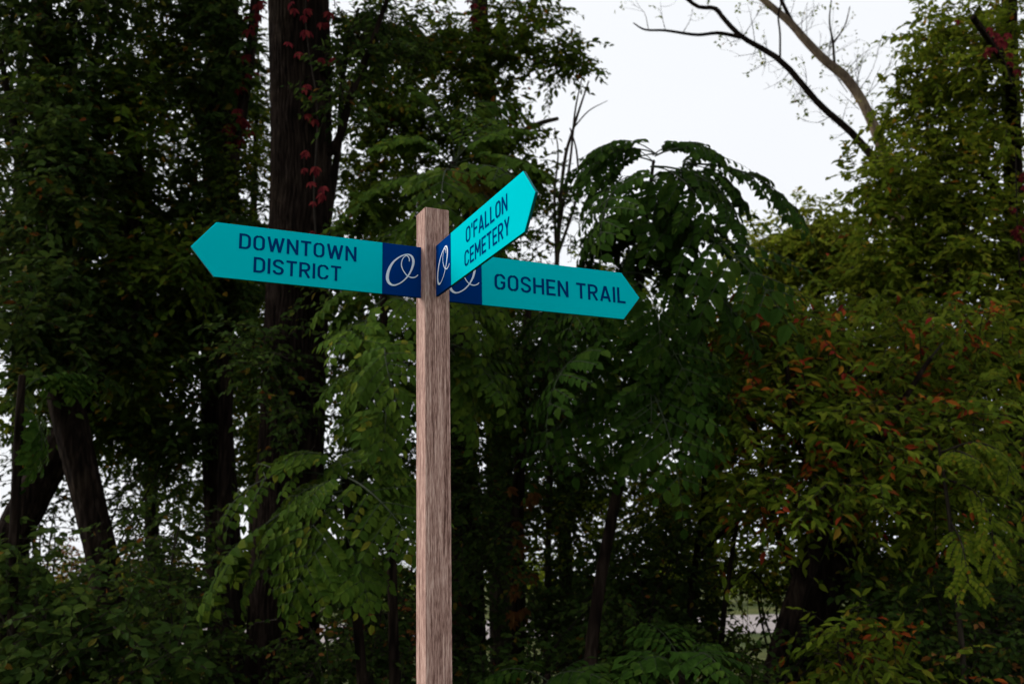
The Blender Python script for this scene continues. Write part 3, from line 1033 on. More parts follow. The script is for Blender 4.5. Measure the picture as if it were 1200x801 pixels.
t12, n12 = tree('ash_tree', 'paler yellow-green tree behind, below the open sky at right', 'tree',
    [(968, 801, 18, 12), (964, 600, 18, 10), (960, 400, 18, 8), (958, 270, 18, 4)], 'bark_grey', 22, WOOD, seg=16,
    crowns=[dict(blobs=[(958, 285, 18, 50, 46, 1.0, 46), (905, 330, 18, 56, 70, 1.0, 54), (1015, 320, 17.8, 60, 76, 1.0, 60), (940, 410, 17.6, 90, 60, 1.0, 50), (870, 420, 17.8, 50, 60, 1.0, 26)], leaf=.12, mat='leaf_bright', kind='ovate', second=('leaf_olive', .35))])

t13, n13 = tree('bare_tree', 'nearly leafless tree whose two long bare limbs cross the sky at upper right', 'tree',
    [(1092, 801, 20, 15), (1080, 500, 20, 14), (1062, 300, 20, 13), (1046, 210, 20, 12)], 'bark_pale', 23, WOOD, seg=24, rough=.14,
    limbs=[[(1046, 214, 20, 8.6), (1030, 165, 20, 7), (1012, 122, 20, 6.2), (990, 90, 20, 6), (968, 72, 20, 5.4), (945, 48, 20, 5.2), (925, 25, 20, 4.8), (893, -2, 20, 4.4), (850, -40, 20, 4)],
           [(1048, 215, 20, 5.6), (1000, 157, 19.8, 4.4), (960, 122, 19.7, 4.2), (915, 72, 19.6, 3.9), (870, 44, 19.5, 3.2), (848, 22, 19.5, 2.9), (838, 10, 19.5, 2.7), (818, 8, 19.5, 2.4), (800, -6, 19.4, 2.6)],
           [(868, 44, 19.5, 2.6), (842, 39, 19.4, 2.2), (816, 41, 19.4, 1.9), (780, 36, 19.3, 1.6), (756, 35, 19.3, 1.3), (742, 27, 19.3, .8)],
           [(914, 72, 19.6, 1.5), (914, 40, 19.6, 1.3), (912, 18, 19.6, 1.2), (917, 0, 19.6, .9)],
           [(930, 30, 20, 3), (920, 10, 20, 2.4), (912, -8, 20, 2)],
           [(978, 76, 20, 1.9), (976, 50, 20, 1.5), (972, 24, 20, 1.0), (975, -6, 20, .7)],
           [(976, 52, 20, 1.2), (990, 30, 20, .9), (996, 8, 20, .6)]],
    limb_bark=['bark_pale', 'bark_dark', 'bark_dark', 'bark_dark', 'bark_dark', 'bark_grey', 'bark_grey'])  # one tree: shade on the dark limbs is put into their bark colour


def sparse_twigs(root, seeds, rng, leafmat, n_leaf=4):
    """fine bare side twigs with a few last leaves"""
    g, lf = Geo(), Geo()
    for (px, py, Y, dx, dy) in seeds:
        a = P(px, py, Y)
        b = P(px + dx, py + dy, Y + rng.uniform(-.3, .3))
        m = (a + b) / 2 + rng.normal(0, .05, 3)
        pts = spline([a, m, b], 7)
        tube(g, pts, np.linspace(.009, .003, 7), 4, cap=False)
        for k in range(3):
            s = pts[rng.integers(2, 6)]
            e = s + rng.normal(0, .16, 3) + (b - a) * .25
            tube(g, spline([s, (s + e) / 2 + rng.normal(0, .03, 3), e], 4), np.linspace(.005, .002, 4), 3, cap=False)
            q = e + rng.normal(0, .04, (n_leaf, 3))
            if rng.uniform() < .6:
                leaves(lf, q, rng.normal(size=(n_leaf, 3)) - [0, 0, .8], rng.normal(size=(n_leaf, 3)), rng.uniform(.05, .11, n_leaf), 'ovate')
    o = put(g.obj('twigs', [MT['twig']]), root)
    o['kind'] = 'stuff'
    if lf.n:
        o = put(lf.obj('foliage', [MT[leafmat]]), root)
        o['kind'] = 'stuff'


rg = R(5)
sparse_twigs(t13, [(1000, 105, 20, 12, -50), (1012, 122, 20, 20, -45), (960, 122, 19.7, -28, -14), (945, 104, 19.7, -6, -40), (975, 135, 19.8, -35, 6), (925, 85, 19.6, -30, 20), (990, 90, 20, 30, -30),
                   (968, 72, 20, 6, -30), (930, 34, 20, 30, -30), (885, 52, 19.5, -8, -45), (870, 44, 19.5, 25, -40), (780, 36, 19.3, -6, -34), (760, 35, 19.3, -20, -30), (800, 39, 19.4, 12, -30), (1025, 150, 20, 22, -40), (1004, 110, 20, 30, -70), (1010, 118, 20, 40, -60),
                   (950, 100, 19.7, -22, 12), (895, 60, 19.5, -2, 30), (848, 22, 19.5, -20, -18)] + [(float(x), float(y), 20.0, float(a), float(b)) for x, y, a, b in zip(np.interp(np.linspace(0, 1, 26), [0, .5, 1], [1025, 968, 890]), np.interp(np.linspace(0, 1, 26), [0, .5, 1], [155, 72, 0]), rg.uniform(-30, 45, 26), rg.uniform(-60, -8, 26))]
             + [(float(x), float(y), 19.7, float(a), float(b)) for x, y, a, b in zip(np.linspace(995, 870, 16), np.interp(np.linspace(995, 870, 16), [870, 915, 960, 1000], [44, 72, 122, 157]), rg.uniform(-40, 10, 16), rg.uniform(-40, 26, 16))], rg, 'leaf_olive')

t14, n14 = tree('dead_sapling', 'bundle of thin leafless stems against the sky right of the middle sign', 'sapling',
    [(640, 801, 12.5, 4), (645, 500, 12.5, 3.6), (652, 320, 12.5, 3), (660, 200, 12.5, 2.2), (672, 150, 12.5, 1.8), (690, 95, 12.5, .9)], 'bark_grey', 24, None, seg=8,
    limbs=[[(655, 270, 12.5, 2), (668, 190, 12.4, 1.6), (674, 130, 12.4, 1.2), (682, 92, 12.4, .6)], [(653, 300, 12.5, 2), (676, 230, 12.5, 1.6), (676, 180, 12.5, 1.2), (668, 150, 12.5, .8)], [(652, 310, 12.5, 2), (650, 230, 12.6, 1.5), (654, 180, 12.6, 1), (650, 150, 12.6, .6)], [(672, 150, 12.5, 1), (690, 130, 12.5, .8), (712, 118, 12.5, .4)]],
    crowns=[dict(blobs=[(660, 260, 12.6, 26, 50, .4, 9), (690, 215, 12.6, 26, 20, .3, 3)], leaf=.075, mat='leaf_dark', twigs=6, per=8)])

# thin saplings with arching stems, right of centre
t15, n15 = tree('arching_sapling', 'thin sapling with stems arching right, left of the red-leaved tree', 'sapling',
    [(800, 801, 11, 4), (808, 720, 11, 4), (816, 650, 11, 3.6), (824, 590, 11, 3.2), (826, 520, 11, 2.4)], 'bark_dark', 25, None, seg=10,
    limbs=[[(818, 655, 11, 3), (845, 625, 10.9, 2.6), (880, 603, 10.8, 2.2), (930, 597, 10.7, 1.4)], [(825, 580, 11, 2), (850, 555, 10.9, 1.6), (880, 545, 10.8, 1)], [(812, 690, 11, 2.2), (790, 640, 11.2, 1.8), (775, 590, 11.3, 1.2)]],
    crowns=[dict(blobs=[(850, 560, 11.4, 60, 40, .6, 13), (790, 600, 11.4, 40, 50, .6, 11), (880, 650, 11.6, 50, 30, .6, 6)], leaf=.075, mat='leaf_olive', twigs=7, per=9)])
t16, n16 = tree('dark_sapling', 'second thin dark sapling stem between arching sapling and leaning trunk', 'sapling',
    [(842, 801, 10.6, 3.4), (848, 720, 10.6, 3.2), (856, 660, 10.6, 2.8), (864, 610, 10.6, 2)], 'bark_dark', 26, None, seg=10,
    limbs=[[(852, 690, 10.6, 2), (880, 670, 10.6, 1.4), (905, 700, 10.5, 1)]],
    crowns=[dict(blobs=[(870, 600, 10.8, 40, 24, .4, 6), (845, 760, 10.4, 40, 30, .4, 8)], leaf=.07, mat='leaf_mid', twigs=7, per=9)])

# ------------------------------------------------------------------ aralia: twice-pinnate leaves
def aralia_mesh(seed, mat, LL=1.0):
    rng = R(seed)
    g, st = Geo(), Geo()
    arch, dr = rng.uniform(.14, .24), rng.uniform(.02, .12)

    def rach(t):
        return np.array([0.03 * math.sin(3 * t + seed), t, arch * 4 * t * (1 - t) * .8 - dr * t * t])
    ts = [.28, .42, .55, .67, .78, .88]
    pts = np.array([rach(t) for t in np.linspace(0, 1, 12)])
    tube(g, pts, np.linspace(.008, .0025, 12), 4, cap=False, mat=1)
    pos, dd, uu, ss = [], [], [], []

    def pinna(o, d, L, pairs):
        d = norm(d)
        psz = rng.uniform(.75, 1.2)
        prev = []
        for k in range(pairs + 1):
            q = (k + .55) / (pairs + .6)
            c = o + d * L * q - np.array([0, 0, 1.0]) * L * .2 * q * q
            prev.append(c)
            tang = norm(d - np.array([0, 0, 1.0]) * .4 * q)
            side = norm(np.cross(tang, [0, 0, 1.0]))
            sz = .087 / LL * psz * (1 - .35 * abs(q - .45)) * rng.uniform(.8, 1.2)
            if k == pairs:
                pos.append(c); dd.append(tang + [0, 0, -.25]); ss.append(sz * 1.05); uu.append([0, 0, 1.0] + rng.normal(0, .12, 3))
            else:
                for sg in (1, -1):
                    pos.append(c)
                    dd.append(tang * .62 + side * sg + np.array([0, 0, -rng.uniform(.25, .8)]))
                    ss.append(sz)
                    uu.append(np.array([0, 0, 1.0]) + tang * .25 + rng.normal(0, .13, 3))
        tube(g, np.vstack([o, prev]), np.linspace(.0035, .0015, len(prev) + 1), 3, cap=False, mat=1)
    for i, t in enumerate(ts):
        o = rach(t)
        tang = norm(rach(t + .01) - rach(t - .01))
        L = (.34, .40, .38, .32, .24, .15)[i] * rng.uniform(.8, 1.15)
        for sg in (1, -1):
            d = tang * rng.uniform(.35, .95) + np.array([sg * 1.0, 0, rng.uniform(-.22, .22)])
            pinna(o, d, L, max(2, int(round((4, 5.5, 5.5, 4.5, 3.5, 2)[i] * (.55 + .5 * LL)))))
    pinna(rach(.93), norm(rach(1) - rach(.9)), .2, 2)
    leaves(g, np.array(pos), np.array(dd), np.array(uu), np.array(ss) * 1.15, 'broad', 0)
    return g.mesh('aralia_leaf', [MT[mat], MT['stalk']])


AR = {(m, c): [aralia_mesh(100 + k, m, c) for k in range(4)] for c in (.65, .9, 1.2) for m in ('leaf_aralia', 'leaf_aralia_dark', 'leaf_gold')}


def aralia(name, label, trunk_rows, specs, seed, mat='leaf_aralia', bark='bark_dark', seg=12, gold=(), tilt=.4, lift=1.0, extra=0, cat='small tree'):
    rng = R(seed)
    specs = list(specs) + [specs[k] for k in rng.permutation(len(specs))[:extra] if k not in gold]
    first = len(specs) - extra
    rows = grounded(trunk_rows)
    root = thing(name, label, cat, base_of(rows), 'small trees with large feathery compound leaves' if cat == 'small tree' else 'low feathery plants')
    stem(root, 'trunk', rows, bark, rng, seg, 40, .04)
    for k, sp in enumerate(specs):
        bx, by, tx, ty, Y = sp[:5]
        dY = (sp[5] if len(sp) > 5 else rng.uniform(-.5, .2)) + rng.normal(0, .25)
        q = rng.uniform(.78, 1.06) if k < first else rng.uniform(.55, .95)
        if k >= first:
            dY += rng.normal(0, .35)
            tx, ty = tx + rng.normal(0, 16), ty + rng.normal(0, 14)
        tx, ty = bx + (tx - bx) * q + rng.normal(0, 8), by + (ty - by) * q * (lift if ty > by else 1) + rng.normal(0, 8)
        a, b = P(bx, by, Y), P(tx, ty, Y + dY)
        d = b - a
        L = float(np.linalg.norm(d))
        y = norm(d)
        up = np.array([0, -tilt, .95]) + rng.normal(0, .24, 3)
        x = norm(np.cross(y, up))
        z = np.cross(x, y)
        m = 'leaf_gold' if k in gold else mat
        cl = .65 if L < .78 else (.9 if L < 1.05 else 1.2)
        o = bpy.data.objects.new('leaf', AR[m, cl][rng.integers(4)])
        COL.objects.link(o)
        o.parent = root
        r = Vector(root.location)
        o.matrix_basis = Matrix(((x[0] * L, y[0] * L, z[0] * L, a[0] - r.x), (x[1] * L, y[1] * L, z[1] * L, a[1] - r.y),
                                 (x[2] * L, y[2] * L, z[2] * L, a[2] - r.z), (0, 0, 0, 1)))
    return root


aralia('aralia_tree', 'feathery-leaved small tree in front of the foot of the thickest trunk',
    [(424, 801, 8.5, 6), (416, 700, 8.5, 5.5), (408, 600, 8.5, 5), (402, 540, 8.5, 4)],
    [(404, 560, 258, 605, 8.4), (402, 575, 238, 722, 8.3), (402, 590, 290, 690, 8.2), (404, 555, 482, 640, 8.4), (402, 545, 478, 560, 8.3), (402, 545, 322, 540, 8.5),
     (408, 610, 350, 722, 8.0, -.3), (410, 630, 430, 735, 8.1, -.3), (402, 560, 300, 640, 8.6, .3), (404, 566, 292, 618, 8.2), (406, 580, 345, 690, 8.3), (404, 560, 350, 610, 8.0, -.3)], 31)
aralia('aralia_tree', 'feathery-leaved small tree just left of the wooden post, under the left sign',
    [(462, 801, 8.9, 6), (458, 600, 8.9, 5.5), (452, 420, 8.9, 5), (448, 310, 8.9, 4)],
    [(450, 335, 355, 350, 8.8), (450, 340, 390, 385, 8.7), (450, 350, 500, 400, 9.0), (452, 430, 366, 450, 8.8), (452, 440, 400, 480, 8.5), (454, 440, 500, 470, 9.0),
     (456, 530, 380, 560, 8.8), (456, 540, 430, 610, 8.5), (452, 480, 385, 515, 8.9), (452, 480, 440, 560, 8.4), (456, 540, 480, 630, 8.4), (450, 380, 380, 410, 9.0), (450, 350, 440, 430, 8.6), (458, 560, 400, 650, 8.7), (458, 540, 500, 590, 8.8), (449, 315, 372, 262, 9.1, .2), (449, 312, 430, 225, 9.2, .4), (449, 312, 480, 250, 9.1, .3), (452, 400, 470, 480, 8.4, -.6)], 32, tilt=.3, extra=2)
aralia('aralia_tree', 'feathery-leaved small tree rising behind the post top and middle sign',
    [(520, 801, 9.5, 7), (516, 500, 9.5, 6), (522, 300, 9.5, 5), (530, 190, 9.5, 4)],
    [(530, 195, 440, 150, 9.4), (530, 195, 575, 108, 9.5, .3), (526, 215, 425, 215, 9.3), (522, 240, 368, 280, 9.2), (532, 190, 612, 150, 9.4), (530, 195, 652, 200, 9.4), (528, 210, 645, 262, 9.3),
     (524, 230, 400, 232, 9.5), (530, 200, 492, 112, 9.6, .3), (528, 230, 605, 285, 9.2), (524, 260, 590, 330, 9.2), (522, 270, 435, 300, 9.2), (522, 300, 415, 335, 9.3),
     (524, 350, 620, 425, 9.4), (524, 330, 600, 390, 9.5), (520, 400, 606, 500, 9.3), (518, 420, 640, 530, 9.5), (520, 340, 560, 430, 9.1), (518, 430, 570, 560, 9.2), (530, 200, 520, 290, 9.0, -.7), (530, 195, 560, 240, 9.1, -.7)], 33, 'leaf_aralia', gold=(20,), tilt=.32, lift=.85, extra=8)
aralia('aralia_tree', 'umbrella-crowned small tree with arching feathery leaves against the open sky',
    [(690, 801, 9.2, 8), (700, 700, 9.2, 7), (716, 610, 9.2, 6.5), (736, 510, 9.2, 6), (746, 400, 9.2, 5), (750, 300, 9.2, 4), (760, 235, 9.2, 3), (766, 188, 9.2, 1.8)],
    [(770, 180, 660, 230, 9.2), (764, 182, 846, 186, 9.3, .1), (800, 192, 934, 264, 9.0), (764, 195, 888, 290, 8.9), (762, 205, 680, 290, 9.0), (764, 210, 806, 295, 9.0, .1), (772, 182, 686, 196, 9.1, -.1),
     (758, 250, 912, 350, 9.3), (766, 190, 690, 186, 9.6, .4), (766, 212, 860, 240, 9.6, .5), (758, 262, 700, 292, 9.3, .2), (758, 262, 830, 300, 9.4, .3), (756, 280, 720, 330, 9.1), (756, 280, 800, 345, 9.3, .2), (752, 300, 860, 360, 9.4, .2), (760, 240, 670, 310, 9.4, .2),
     (750, 320, 650, 400, 9.0), (750, 330, 700, 460, 8.8), (750, 320, 845, 420, 9.0), (748, 345, 812, 500, 8.8), (750, 310, 888, 400, 9.2), (750, 335, 610, 420, 9.2), (750, 330, 770, 440, 8.6, -.4), (750, 320, 690, 390, 9.5, .3),
     (745, 410, 640, 490, 9.1), (744, 420, 790, 580, 8.9), (745, 400, 856, 540, 9.0), (762, 240, 796, 310, 9.6, .3), (760, 235, 830, 325, 9.2, .1), (742, 430, 705, 555, 8.9), (745, 395, 882, 490, 9.3), (740, 450, 625, 550, 9.3), (745, 405, 830, 470, 8.7)], 34, 'leaf_aralia_dark', gold=(27,), tilt=.3, lift=1.0, extra=24)
aralia('aralia_tree', 'feathery-leaved small tree at the far left, in front of the forked trunks',
    [(14, 801, 8.4, 6), (16, 640, 8.4, 5.5), (22, 500, 8.4, 5), (26, 440, 8.4, 4)],
    [(26, 460, 112, 462, 8.5, .3), (24, 460, -70, 500, 8.4), (24, 470, 50, 560, 8.4, .1)], 35, 'leaf_aralia_dark')
aralia('aralia_plant', 'low feathery-leaved plant spreading at the bottom, right of the wooden post',
    [(640, 830, 8.3, 4), (642, 790, 8.3, 3.5)],
    [(642, 800, 560, 800, 8.2), (642, 800, 715, 790, 8.2), (642, 800, 600, 830, 8.0)], 36, 'leaf_aralia_dark', cat='plant')
aralia('aralia_plant', 'low dark feathery-leaved plant at the bottom, beneath the arching sapling',
    [(800, 840, 8.0, 4), (798, 780, 8.0, 3.5)],
    [(798, 790, 725, 790, 7.9), (798, 785, 760, 735, 8.2, .3), (798, 785, 850, 755, 8.2), (798, 790, 865, 800, 7.9), (798, 790, 840, 840, 7.8)], 37, 'leaf_aralia_dark', cat='plant')


# ------------------------------------------------------------------ locust with once-pinnate leaves
def pinnate_mesh(seed, mat, pairs=9):
    rng = R(seed)
    g = Geo()
    dr = rng.uniform(.1, .35)
    f = lambda t: np.array([0.04 * math.sin(4 * t + seed), t, .12 * t - dr * t * t])
    ts = np.linspace(.16, .97, pairs)
    tube(g, np.array([f(t) for t in np.linspace(0, 1, 8)]), np.linspace(.012, .004, 8), 4, cap=False, mat=1)
    pos, dd, uu, ss = [], [], [], []
    for t in ts:
        tang = norm(f(t + .01) - f(t - .01))
        side = norm(np.cross(tang, [0, 0, 1.0]))
        for sg in (1, -1):
            pos.append(f(t)); dd.append(tang * .5 + side * sg + [0, 0, -rng.uniform(.05, .4)]); ss.append(.25 * rng.uniform(.85, 1.1)); uu.append([0, 0, 1] + rng.normal(0, .12, 3))
    pos.append(f(1.0)); dd.append(norm(f(1) - f(.9))); ss.append(.26); uu.append([0, 0, 1.0])
    leaves(g, np.array(pos), np.array(dd), np.array(uu), np.array(ss), 'ovate', 0)
    return g.mesh('pinnate_leaf', [MT[mat], MT['stalk']])


PN = {m: [pinnate_mesh(200 + k, m) for k in range(4)] for m in ('leaf_mid', 'leaf_olive')}


def locust(name, label, rows, limbs, seed, per=15, L=.21, mat='leaf_olive'):
    rng = R(seed)
    rows = grounded(rows)
    root = thing(name, label, 'sapling', base_of(rows))
    stem(root, 'trunk', rows, 'bark_grey', rng, 10, 40, .04)
    r = Vector(root.location)
    for lb in limbs:
        w = stem(root, 'limb', lb, 'bark_grey', rng, 6, 40)
        for k in range(per):
            i = int(8 + (k + rng.uniform(0, .8)) / per * 31)
            a = w[min(i, 39)]
            tang = norm(w[min(i + 1, 39)] - w[min(i, 39) - 1])
            side = norm(np.cross(tang, [0, 0, 1.0])) * (1 if k % 2 else -1)
            d = norm(tang * rng.uniform(.1, .6) + side * rng.uniform(.4, 1) + np.array([0, -.3, -rng.uniform(.2, 1.0)]))
            up = np.array([0, -.6, .8]) + rng.normal(0, .2, 3)
            x = norm(np.cross(d, up)); z = np.cross(x, d)
            s = L * rng.uniform(.75, 1.15)
            o = bpy.data.objects.new('leaf', PN[mat][rng.integers(4)])
            COL.objects.link(o)
            o.parent = root
            o.matrix_basis = Matrix(((x[0] * s, d[0] * s, z[0] * s, a[0] - r.x), (x[1] * s, d[1] * s, z[1] * s, a[1] - r.y), (x[2] * s, d[2] * s, z[2] * s, a[2] - r.z), (0, 0, 0, 1)))


locust('locust_sapling', 'sapling with drooping sprays of small paired leaflets at the right edge',
    [(1130, 801, 8.8, 3.2), (1122, 700, 8.8, 3), (1112, 600, 8.8, 2.4), (1100, 520, 8.8, 1.5)],
    [[(1102, 530, 8.8, 1.4), (1140, 518, 8.6, 1.2), (1172, 530, 8.5, .9), (1188, 560, 8.4, .5)], [(1106, 560, 8.8, 1.4), (1140, 575, 8.6, 1.2), (1160, 610, 8.5, .9), (1166, 660, 8.4, .5)],
     [(1102, 540, 8.8, 1.3), (1120, 528, 8.5, 1.0), (1150, 540, 8.3, .5)], [(1114, 610, 8.8, 1.2), (1128, 640, 8.5, .9), (1136, 690, 8.4, .5)]], 41)

# ------------------------------------------------------------------ red creeper on the trunks
def creeper(label, rows, n, seed, size, Ycam, jitter=(14, 22), mat='leaf_red'):
    """rows: px, py, Y of a vine climbing the near side of a trunk; leaves of five leaflets hang off it"""
    rng = R(seed)
    p = np.asarray(rows, float)
    w = spline(P(p[:, 0], p[:, 1], p[:, 2]), 60)
    b = w[0]
    root = thing('creeper', label, 'climbing plant', (float(b[0]), float(b[1]), float(b[2])), 'red creepers climbing the trunks')
    g = Geo()
    tube(g, w, np.linspace(.012, .006, 60), 6, cap=True)
    put(g.obj('stem', [MT['twig']]), root)
    mg = []
    for k in range(3):
        gg = Geo()
        rr = R(300 + k)
        ang = np.radians([-75, -35, 0, 35, 75]) + rr.normal(0, .12, 5)
        dd = np.stack([np.sin(ang), np.cos(ang), -rr.uniform(.1, .6, 5)], -1)
        leaves(gg, np.zeros((5, 3)), dd, np.tile([0, 0, 1.0], (5, 1)) + rr.normal(0, .15, (5, 3)), np.array([.75, .95, 1.1, .95, .75]), 'lance')
        mg.append(gg.mesh('creeper_leaf', [MT[mat]]))
    r = Vector(root.location)
    for k in range(n):
        a = w[rng.integers(3, 59)] + np.array([rng.normal(0, jitter[0] * M2PX(Ycam)), -rng.uniform(.02, .12), rng.normal(0, jitter[1] * M2PX(Ycam) * .5)])
        d = norm(np.array([rng.normal(0, .5), -.45, -.8]))
        up = np.array([0, -.8, .55]) + rng.normal(0, .25, 3)
        x = norm(np.cross(d, up)); z = np.cross(x, d)
        s = size * rng.uniform(.7, 1.2)
        o = bpy.data.objects.new('leaf', mg[rng.integers(3)])
        COL.objects.link(o)
        o.parent = root
        o.matrix_basis = Matrix(((x[0] * s, d[0] * s, z[0] * s, a[0] - r.x), (x[1] * s, d[1] * s, z[1] * s, a[1] - r.y), (x[2] * s, d[2] * s, z[2] * s, a[2] - r.z), (0, 0, 0, 1)))


creeper('crimson creeper hanging down the upper right side of the thickest trunk', [(372, 300, 9.68), (368, 230, 9.66), (372, 130, 9.66), (362, 60, 9.66), (358, 10, 9.66), (365, -60, 9.66)], 34, 51, .095, 9.7, (12, 24))
creeper('crimson creeper on the thin leaning stem beside the thickest trunk', [(272, 220, 11.9), (284, 130, 11.9), (297, 30, 11.9), (302, -40, 11.9)], 26, 52, .14, 12, (6, 14))
creeper('dull red creeper on the trunk behind the top of the post', [(577, 260, 14.8), (572, 150, 14.8), (564, 20, 14.8), (562, -30, 14.8)], 40, 53, .12, 14.8, (10, 16))
creeper('rust red creeper on the slim trunk right of the wooden post', [(607, 760, 11.9), (607, 640, 11.9), (608, 560, 11.9)], 20, 54, .14, 12, (8, 14), 'leaf_rust')
creeper('red creeper high on the limb in the upper right corner', [(1186, 100, 11.4), (1176, 70, 11.3), (1150, 30, 11.2)], 16, 55, .10, 12.6, (10, 14))
creeper('red creeper down the trunk at the right edge', [(1196, 330, 11.8), (1192, 260, 11.8), (1190, 170, 11.9)], 12, 56, .10, 12.8, (7, 14))

# ------------------------------------------------------------------ shrubs and understory
def shrub(name, label, base, blobs, seed, cat='shrub', group='understory shrubs', nst=7, **kw):
    rng = R(seed)
    px, py, Y = base
    b = P(px, py, Y)
    root = thing(name, label, cat, (float(b[0]), float(b[1]), 0.0), group)
    g = Geo()
    nodes = []
    for k in range(nst):
        bl = blobs[k % len(blobs)]
        e = P(bl[0] + rng.uniform(-.7, .7) * bl[3], bl[1] + rng.uniform(-.5, .3) * bl[4], bl[2] + rng.uniform(-.6, .6) * bl[5])
        s = np.array([b[0] + rng.normal(0, .08), b[1] + rng.normal(0, .08), -0.05])
        m = s * .45 + e * .55 + np.array([0, 0, .15 * abs(e[2] - s[2])]) + rng.normal(0, .06, 3)
        w = spline([s, m, e], 16)
        tube(g, w, np.linspace(.018, .006, 16), 6)
        nodes.append(w[4:])
    put(g.obj('stems', [MT['twig']]), root)
    crown(root, np.vstack(nodes), blobs, rng, limb_r=.008, **kw)


shrub('glossy_shrub', 'shrub with large glossy leaves filling the bottom left corner', (60, 840, 8.2),
    [(50, 770, 8.2, 80, 50, .5, 20), (120, 740, 8.4, 60, 50, .5, 14), (20, 690, 8.6, 50, 50, .5, 12), (160, 790, 8.2, 40, 30, .4, 8)], 61, leaf=.11, mat='leaf_dark', twigs=7, per=9, n_parts=220)
shrub('leafy_shrub', 'dark shrub between the leaning trunk and the straight dark trunk', (195, 830, 9.6),
    [(190, 720, 9.8, 60, 60, .6, 20), (190, 620, 10.4, 50, 36, .6, 10), (240, 770, 9.4, 50, 40, .5, 12)], 62, leaf=.085, mat='leaf_dark', twigs=8, per=10)
shrub('twiggy_shrub', 'straw and orange coloured bush lit beyond the leaning trunk at left', (80, 760, 19),
    [(80, 665, 19, 50, 30, .8, 16), (180, 660, 19, 60, 22, .8, 10)], 63, leaf=.08, mat='leaf_rust', twigs=8, per=9, kind='rhomb', second=('leaf_olive', .55))
shrub('leafy_shrub', 'dark shrub at the foot of the thickest trunk, left of the post', (440, 850, 9.3),
    [(430, 760, 9.3, 60, 50, .5, 18), (370, 780, 9.0, 50, 30, .4, 9), (450, 680, 10, 40, 40, .5, 9)], 64, leaf=.075, mat='leaf_dark', twigs=8, per=10, second=('leaf_rust', .05))
shrub('leafy_shrub', 'low dark shrub below the slim trunk with red creeper', (590, 850, 10),
    [(570, 790, 10, 60, 20, .5, 9), (650, 770, 10.4, 50, 30, .5, 9), (720, 700, 11, 70, 40, .6, 16)], 65, leaf=.08, mat='leaf_dark', twigs=8, per=10)
shrub('leafy_shrub', 'dark shrub under the umbrella-crowned tree', (760, 820, 10.5),
    [(760, 650, 10.8, 60, 60, .6, 18), (740, 740, 10.2, 60, 40, .5, 14)], 66, leaf=.08, mat='leaf_dark', twigs=8, per=10)
shrub('leafy_shrub', 'shrub with scattered red leaves at the foot of the leaning trunk at right', (1000, 840, 9),
    [(1000, 760, 9, 40, 40, .5, 10), (1050, 780, 9, 60, 30, .5, 10)], 67, leaf=.12, mat='leaf_autumn', kind='lance', twigs=8, per=9, n_parts=90, second=('leaf_orange', .10))
shrub('leafy_shrub', 'dark shrub filling the bottom right corner', (1150, 840, 9.2),
    [(1150, 770, 9.2, 70, 50, .5, 18), (1090, 720, 9.6, 60, 40, .5, 12), (1190, 690, 9.6, 40, 60, .5, 12)], 68, leaf=.085, mat='leaf_dark', twigs=8, per=10, second=('leaf_rust', .04))
shrub('leafy_shrub', 'low shrub beside the pale patch of road at right of centre', (885, 830, 9.2),
    [(880, 800, 9.2, 36, 16, .4, 6), (950, 780, 9.6, 24, 40, .4, 7)], 69, leaf=.075, mat='leaf_dark', twigs=7, per=9)

shrub('thicket_shrub', 'dense dark thicket behind the glossy shrub at lower left', (60, 830, 12.6),
    [(30, 720, 12.6, 80, 50, .7, 26), (130, 730, 13, 60, 40, .7, 18)], 91, leaf=.09, mat='leaf_dark', twigs=8, per=10)
shrub('thicket_shrub', 'dense dark thicket behind the straight dark trunk', (235, 830, 14.4),
    [(200, 690, 14.4, 70, 40, .7, 20), (280, 700, 14.4, 60, 60, .7, 24)], 92, leaf=.10, mat='leaf_dark', twigs=8, per=10, second=('leaf_gold', .04))
shrub('thicket_shrub', 'dense dark thicket behind the foot of the wooden post', (470, 830, 12.5),
    [(440, 740, 12.5, 80, 50, .7, 26), (520, 730, 12.5, 50, 60, .7, 18)], 93, leaf=.09, mat='leaf_dark', twigs=8, per=10, second=('leaf_rust', .05))
shrub('thicket_shrub', 'dense dark thicket behind the umbrella-crowned tree stem', (690, 830, 13.5),
    [(680, 700, 13.5, 70, 50, .7, 24), (760, 720, 13.5, 50, 50, .7, 18)], 94, leaf=.10, mat='leaf_dark', twigs=8, per=10)
shrub('thicket_shrub', 'dense dark thicket behind the leaning trunk at right', (1010, 830, 12.8),
    [(1000, 710, 12.8, 70, 60, .7, 28), (1090, 740, 12.8, 70, 40, .7, 22), (1180, 740, 12.8, 60, 50, .7, 20)], 95, leaf=.09, mat='leaf_dark', twigs=8, per=10, second=('leaf_gold', .04))

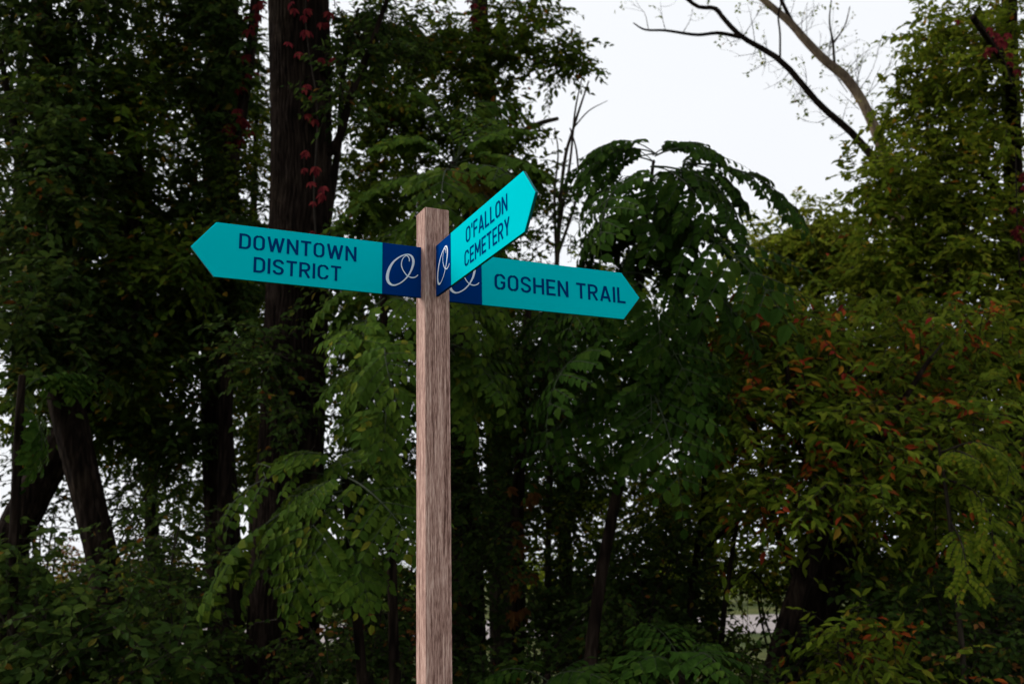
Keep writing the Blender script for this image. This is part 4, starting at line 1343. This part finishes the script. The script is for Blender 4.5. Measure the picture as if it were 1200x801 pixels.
shrub('tangled_sapling', 'thin tangled sapling with small leaves in the sky gap beside the leaning trunk', (50, 830, 12.4),
    [(55, 610, 12.4, 30, 40, .4, 12), (165, 570, 12.6, 60, 50, .5, 18), (30, 550, 12.6, 40, 40, .4, 12), (215, 520, 12.6, 40, 60, .4, 12)], 96, cat='sapling', leaf=.075, mat='leaf_dark', twigs=6, per=7, nst=9)
shrub('mixed_shrub', 'yellow-green shrub among thin stems under the umbrella-crowned tree', (720, 830, 12),
    [(700, 620, 12.2, 60, 40, .6, 10), (800, 640, 12.4, 50, 50, .6, 10)], 97, leaf=.075, mat='leaf_olive', twigs=6, per=8, nst=9)
shrub('mixed_shrub', 'yellow-green shrub low behind the leaning trunk at right', (1040, 830, 11.4),
    [(1040, 680, 11.6, 60, 40, .6, 12), (1130, 660, 11.8, 60, 50, .6, 12), (900, 650, 12.2, 50, 30, .6, 7)], 98, leaf=.08, mat='leaf_olive', twigs=6, per=8, nst=9)
shrub('mixed_shrub', 'sparse yellowing shrub behind the feathery leaves left of the post', (420, 840, 11.4),
    [(430, 660, 11.4, 60, 50, .6, 12), (340, 740, 11.6, 50, 40, .6, 8), (500, 640, 11.8, 30, 60, .6, 8)], 99, leaf=.075, mat='leaf_mid', twigs=6, per=8, nst=9, second=('leaf_gold', .06))

shrub('thicket_shrub', 'dense dark thicket left of the pale road patch, under the umbrella-crowned tree', (790, 840, 12.2),
    [(790, 715, 12.2, 56, 50, .6, 22), (830, 770, 11.6, 60, 40, .5, 16), (640, 720, 12.6, 50, 40, .6, 14), (700, 770, 11.8, 60, 30, .5, 12)], 101, leaf=.085, mat='leaf_dark', twigs=8, per=10)
shrub('thicket_shrub', 'loose thicket right of the pale road patch', (935, 840, 12.4),
    [(935, 690, 12.6, 30, 60, .5, 9), (880, 670, 12.8, 40, 20, .5, 6)], 102, leaf=.085, mat='leaf_mid', twigs=7, per=9, second=('leaf_gold', .08))

# far bushes and trees beyond the road
for k, (px, Y, hh, ww) in enumerate([(40, 70, 16, 60), (175, 62, 26, 60), (320, 75, 30, 70), (455, 66, 26, 70), (620, 60, 36, 60), (790, 58, 56, 70), (900, 62, 40, 60), (1010, 70, 36, 70), (1130, 60, 40, 70)]):
    names = ['beyond the far left trunks', 'beyond the leaning trunk', 'behind the thickest trunk', 'left of the wooden post', 'right of the wooden post', 'beyond the arching sapling', 'above the pale road patch', 'beyond the red-leaved tree', 'at the far right edge']
    shrub('distant_bush', 'pale distant bush across the road, ' + names[k], (px, 700, Y), [(px, 690 - hh * .5, Y, ww, hh * .6, 2.0, 26)], 80 + k, cat='bush', group='bushes across the road',
          leaf=.42, mat='leaf_olive', kind='rhomb', twigs=7, per=8, tw_len=(.8, 1.8), spread=1.0)
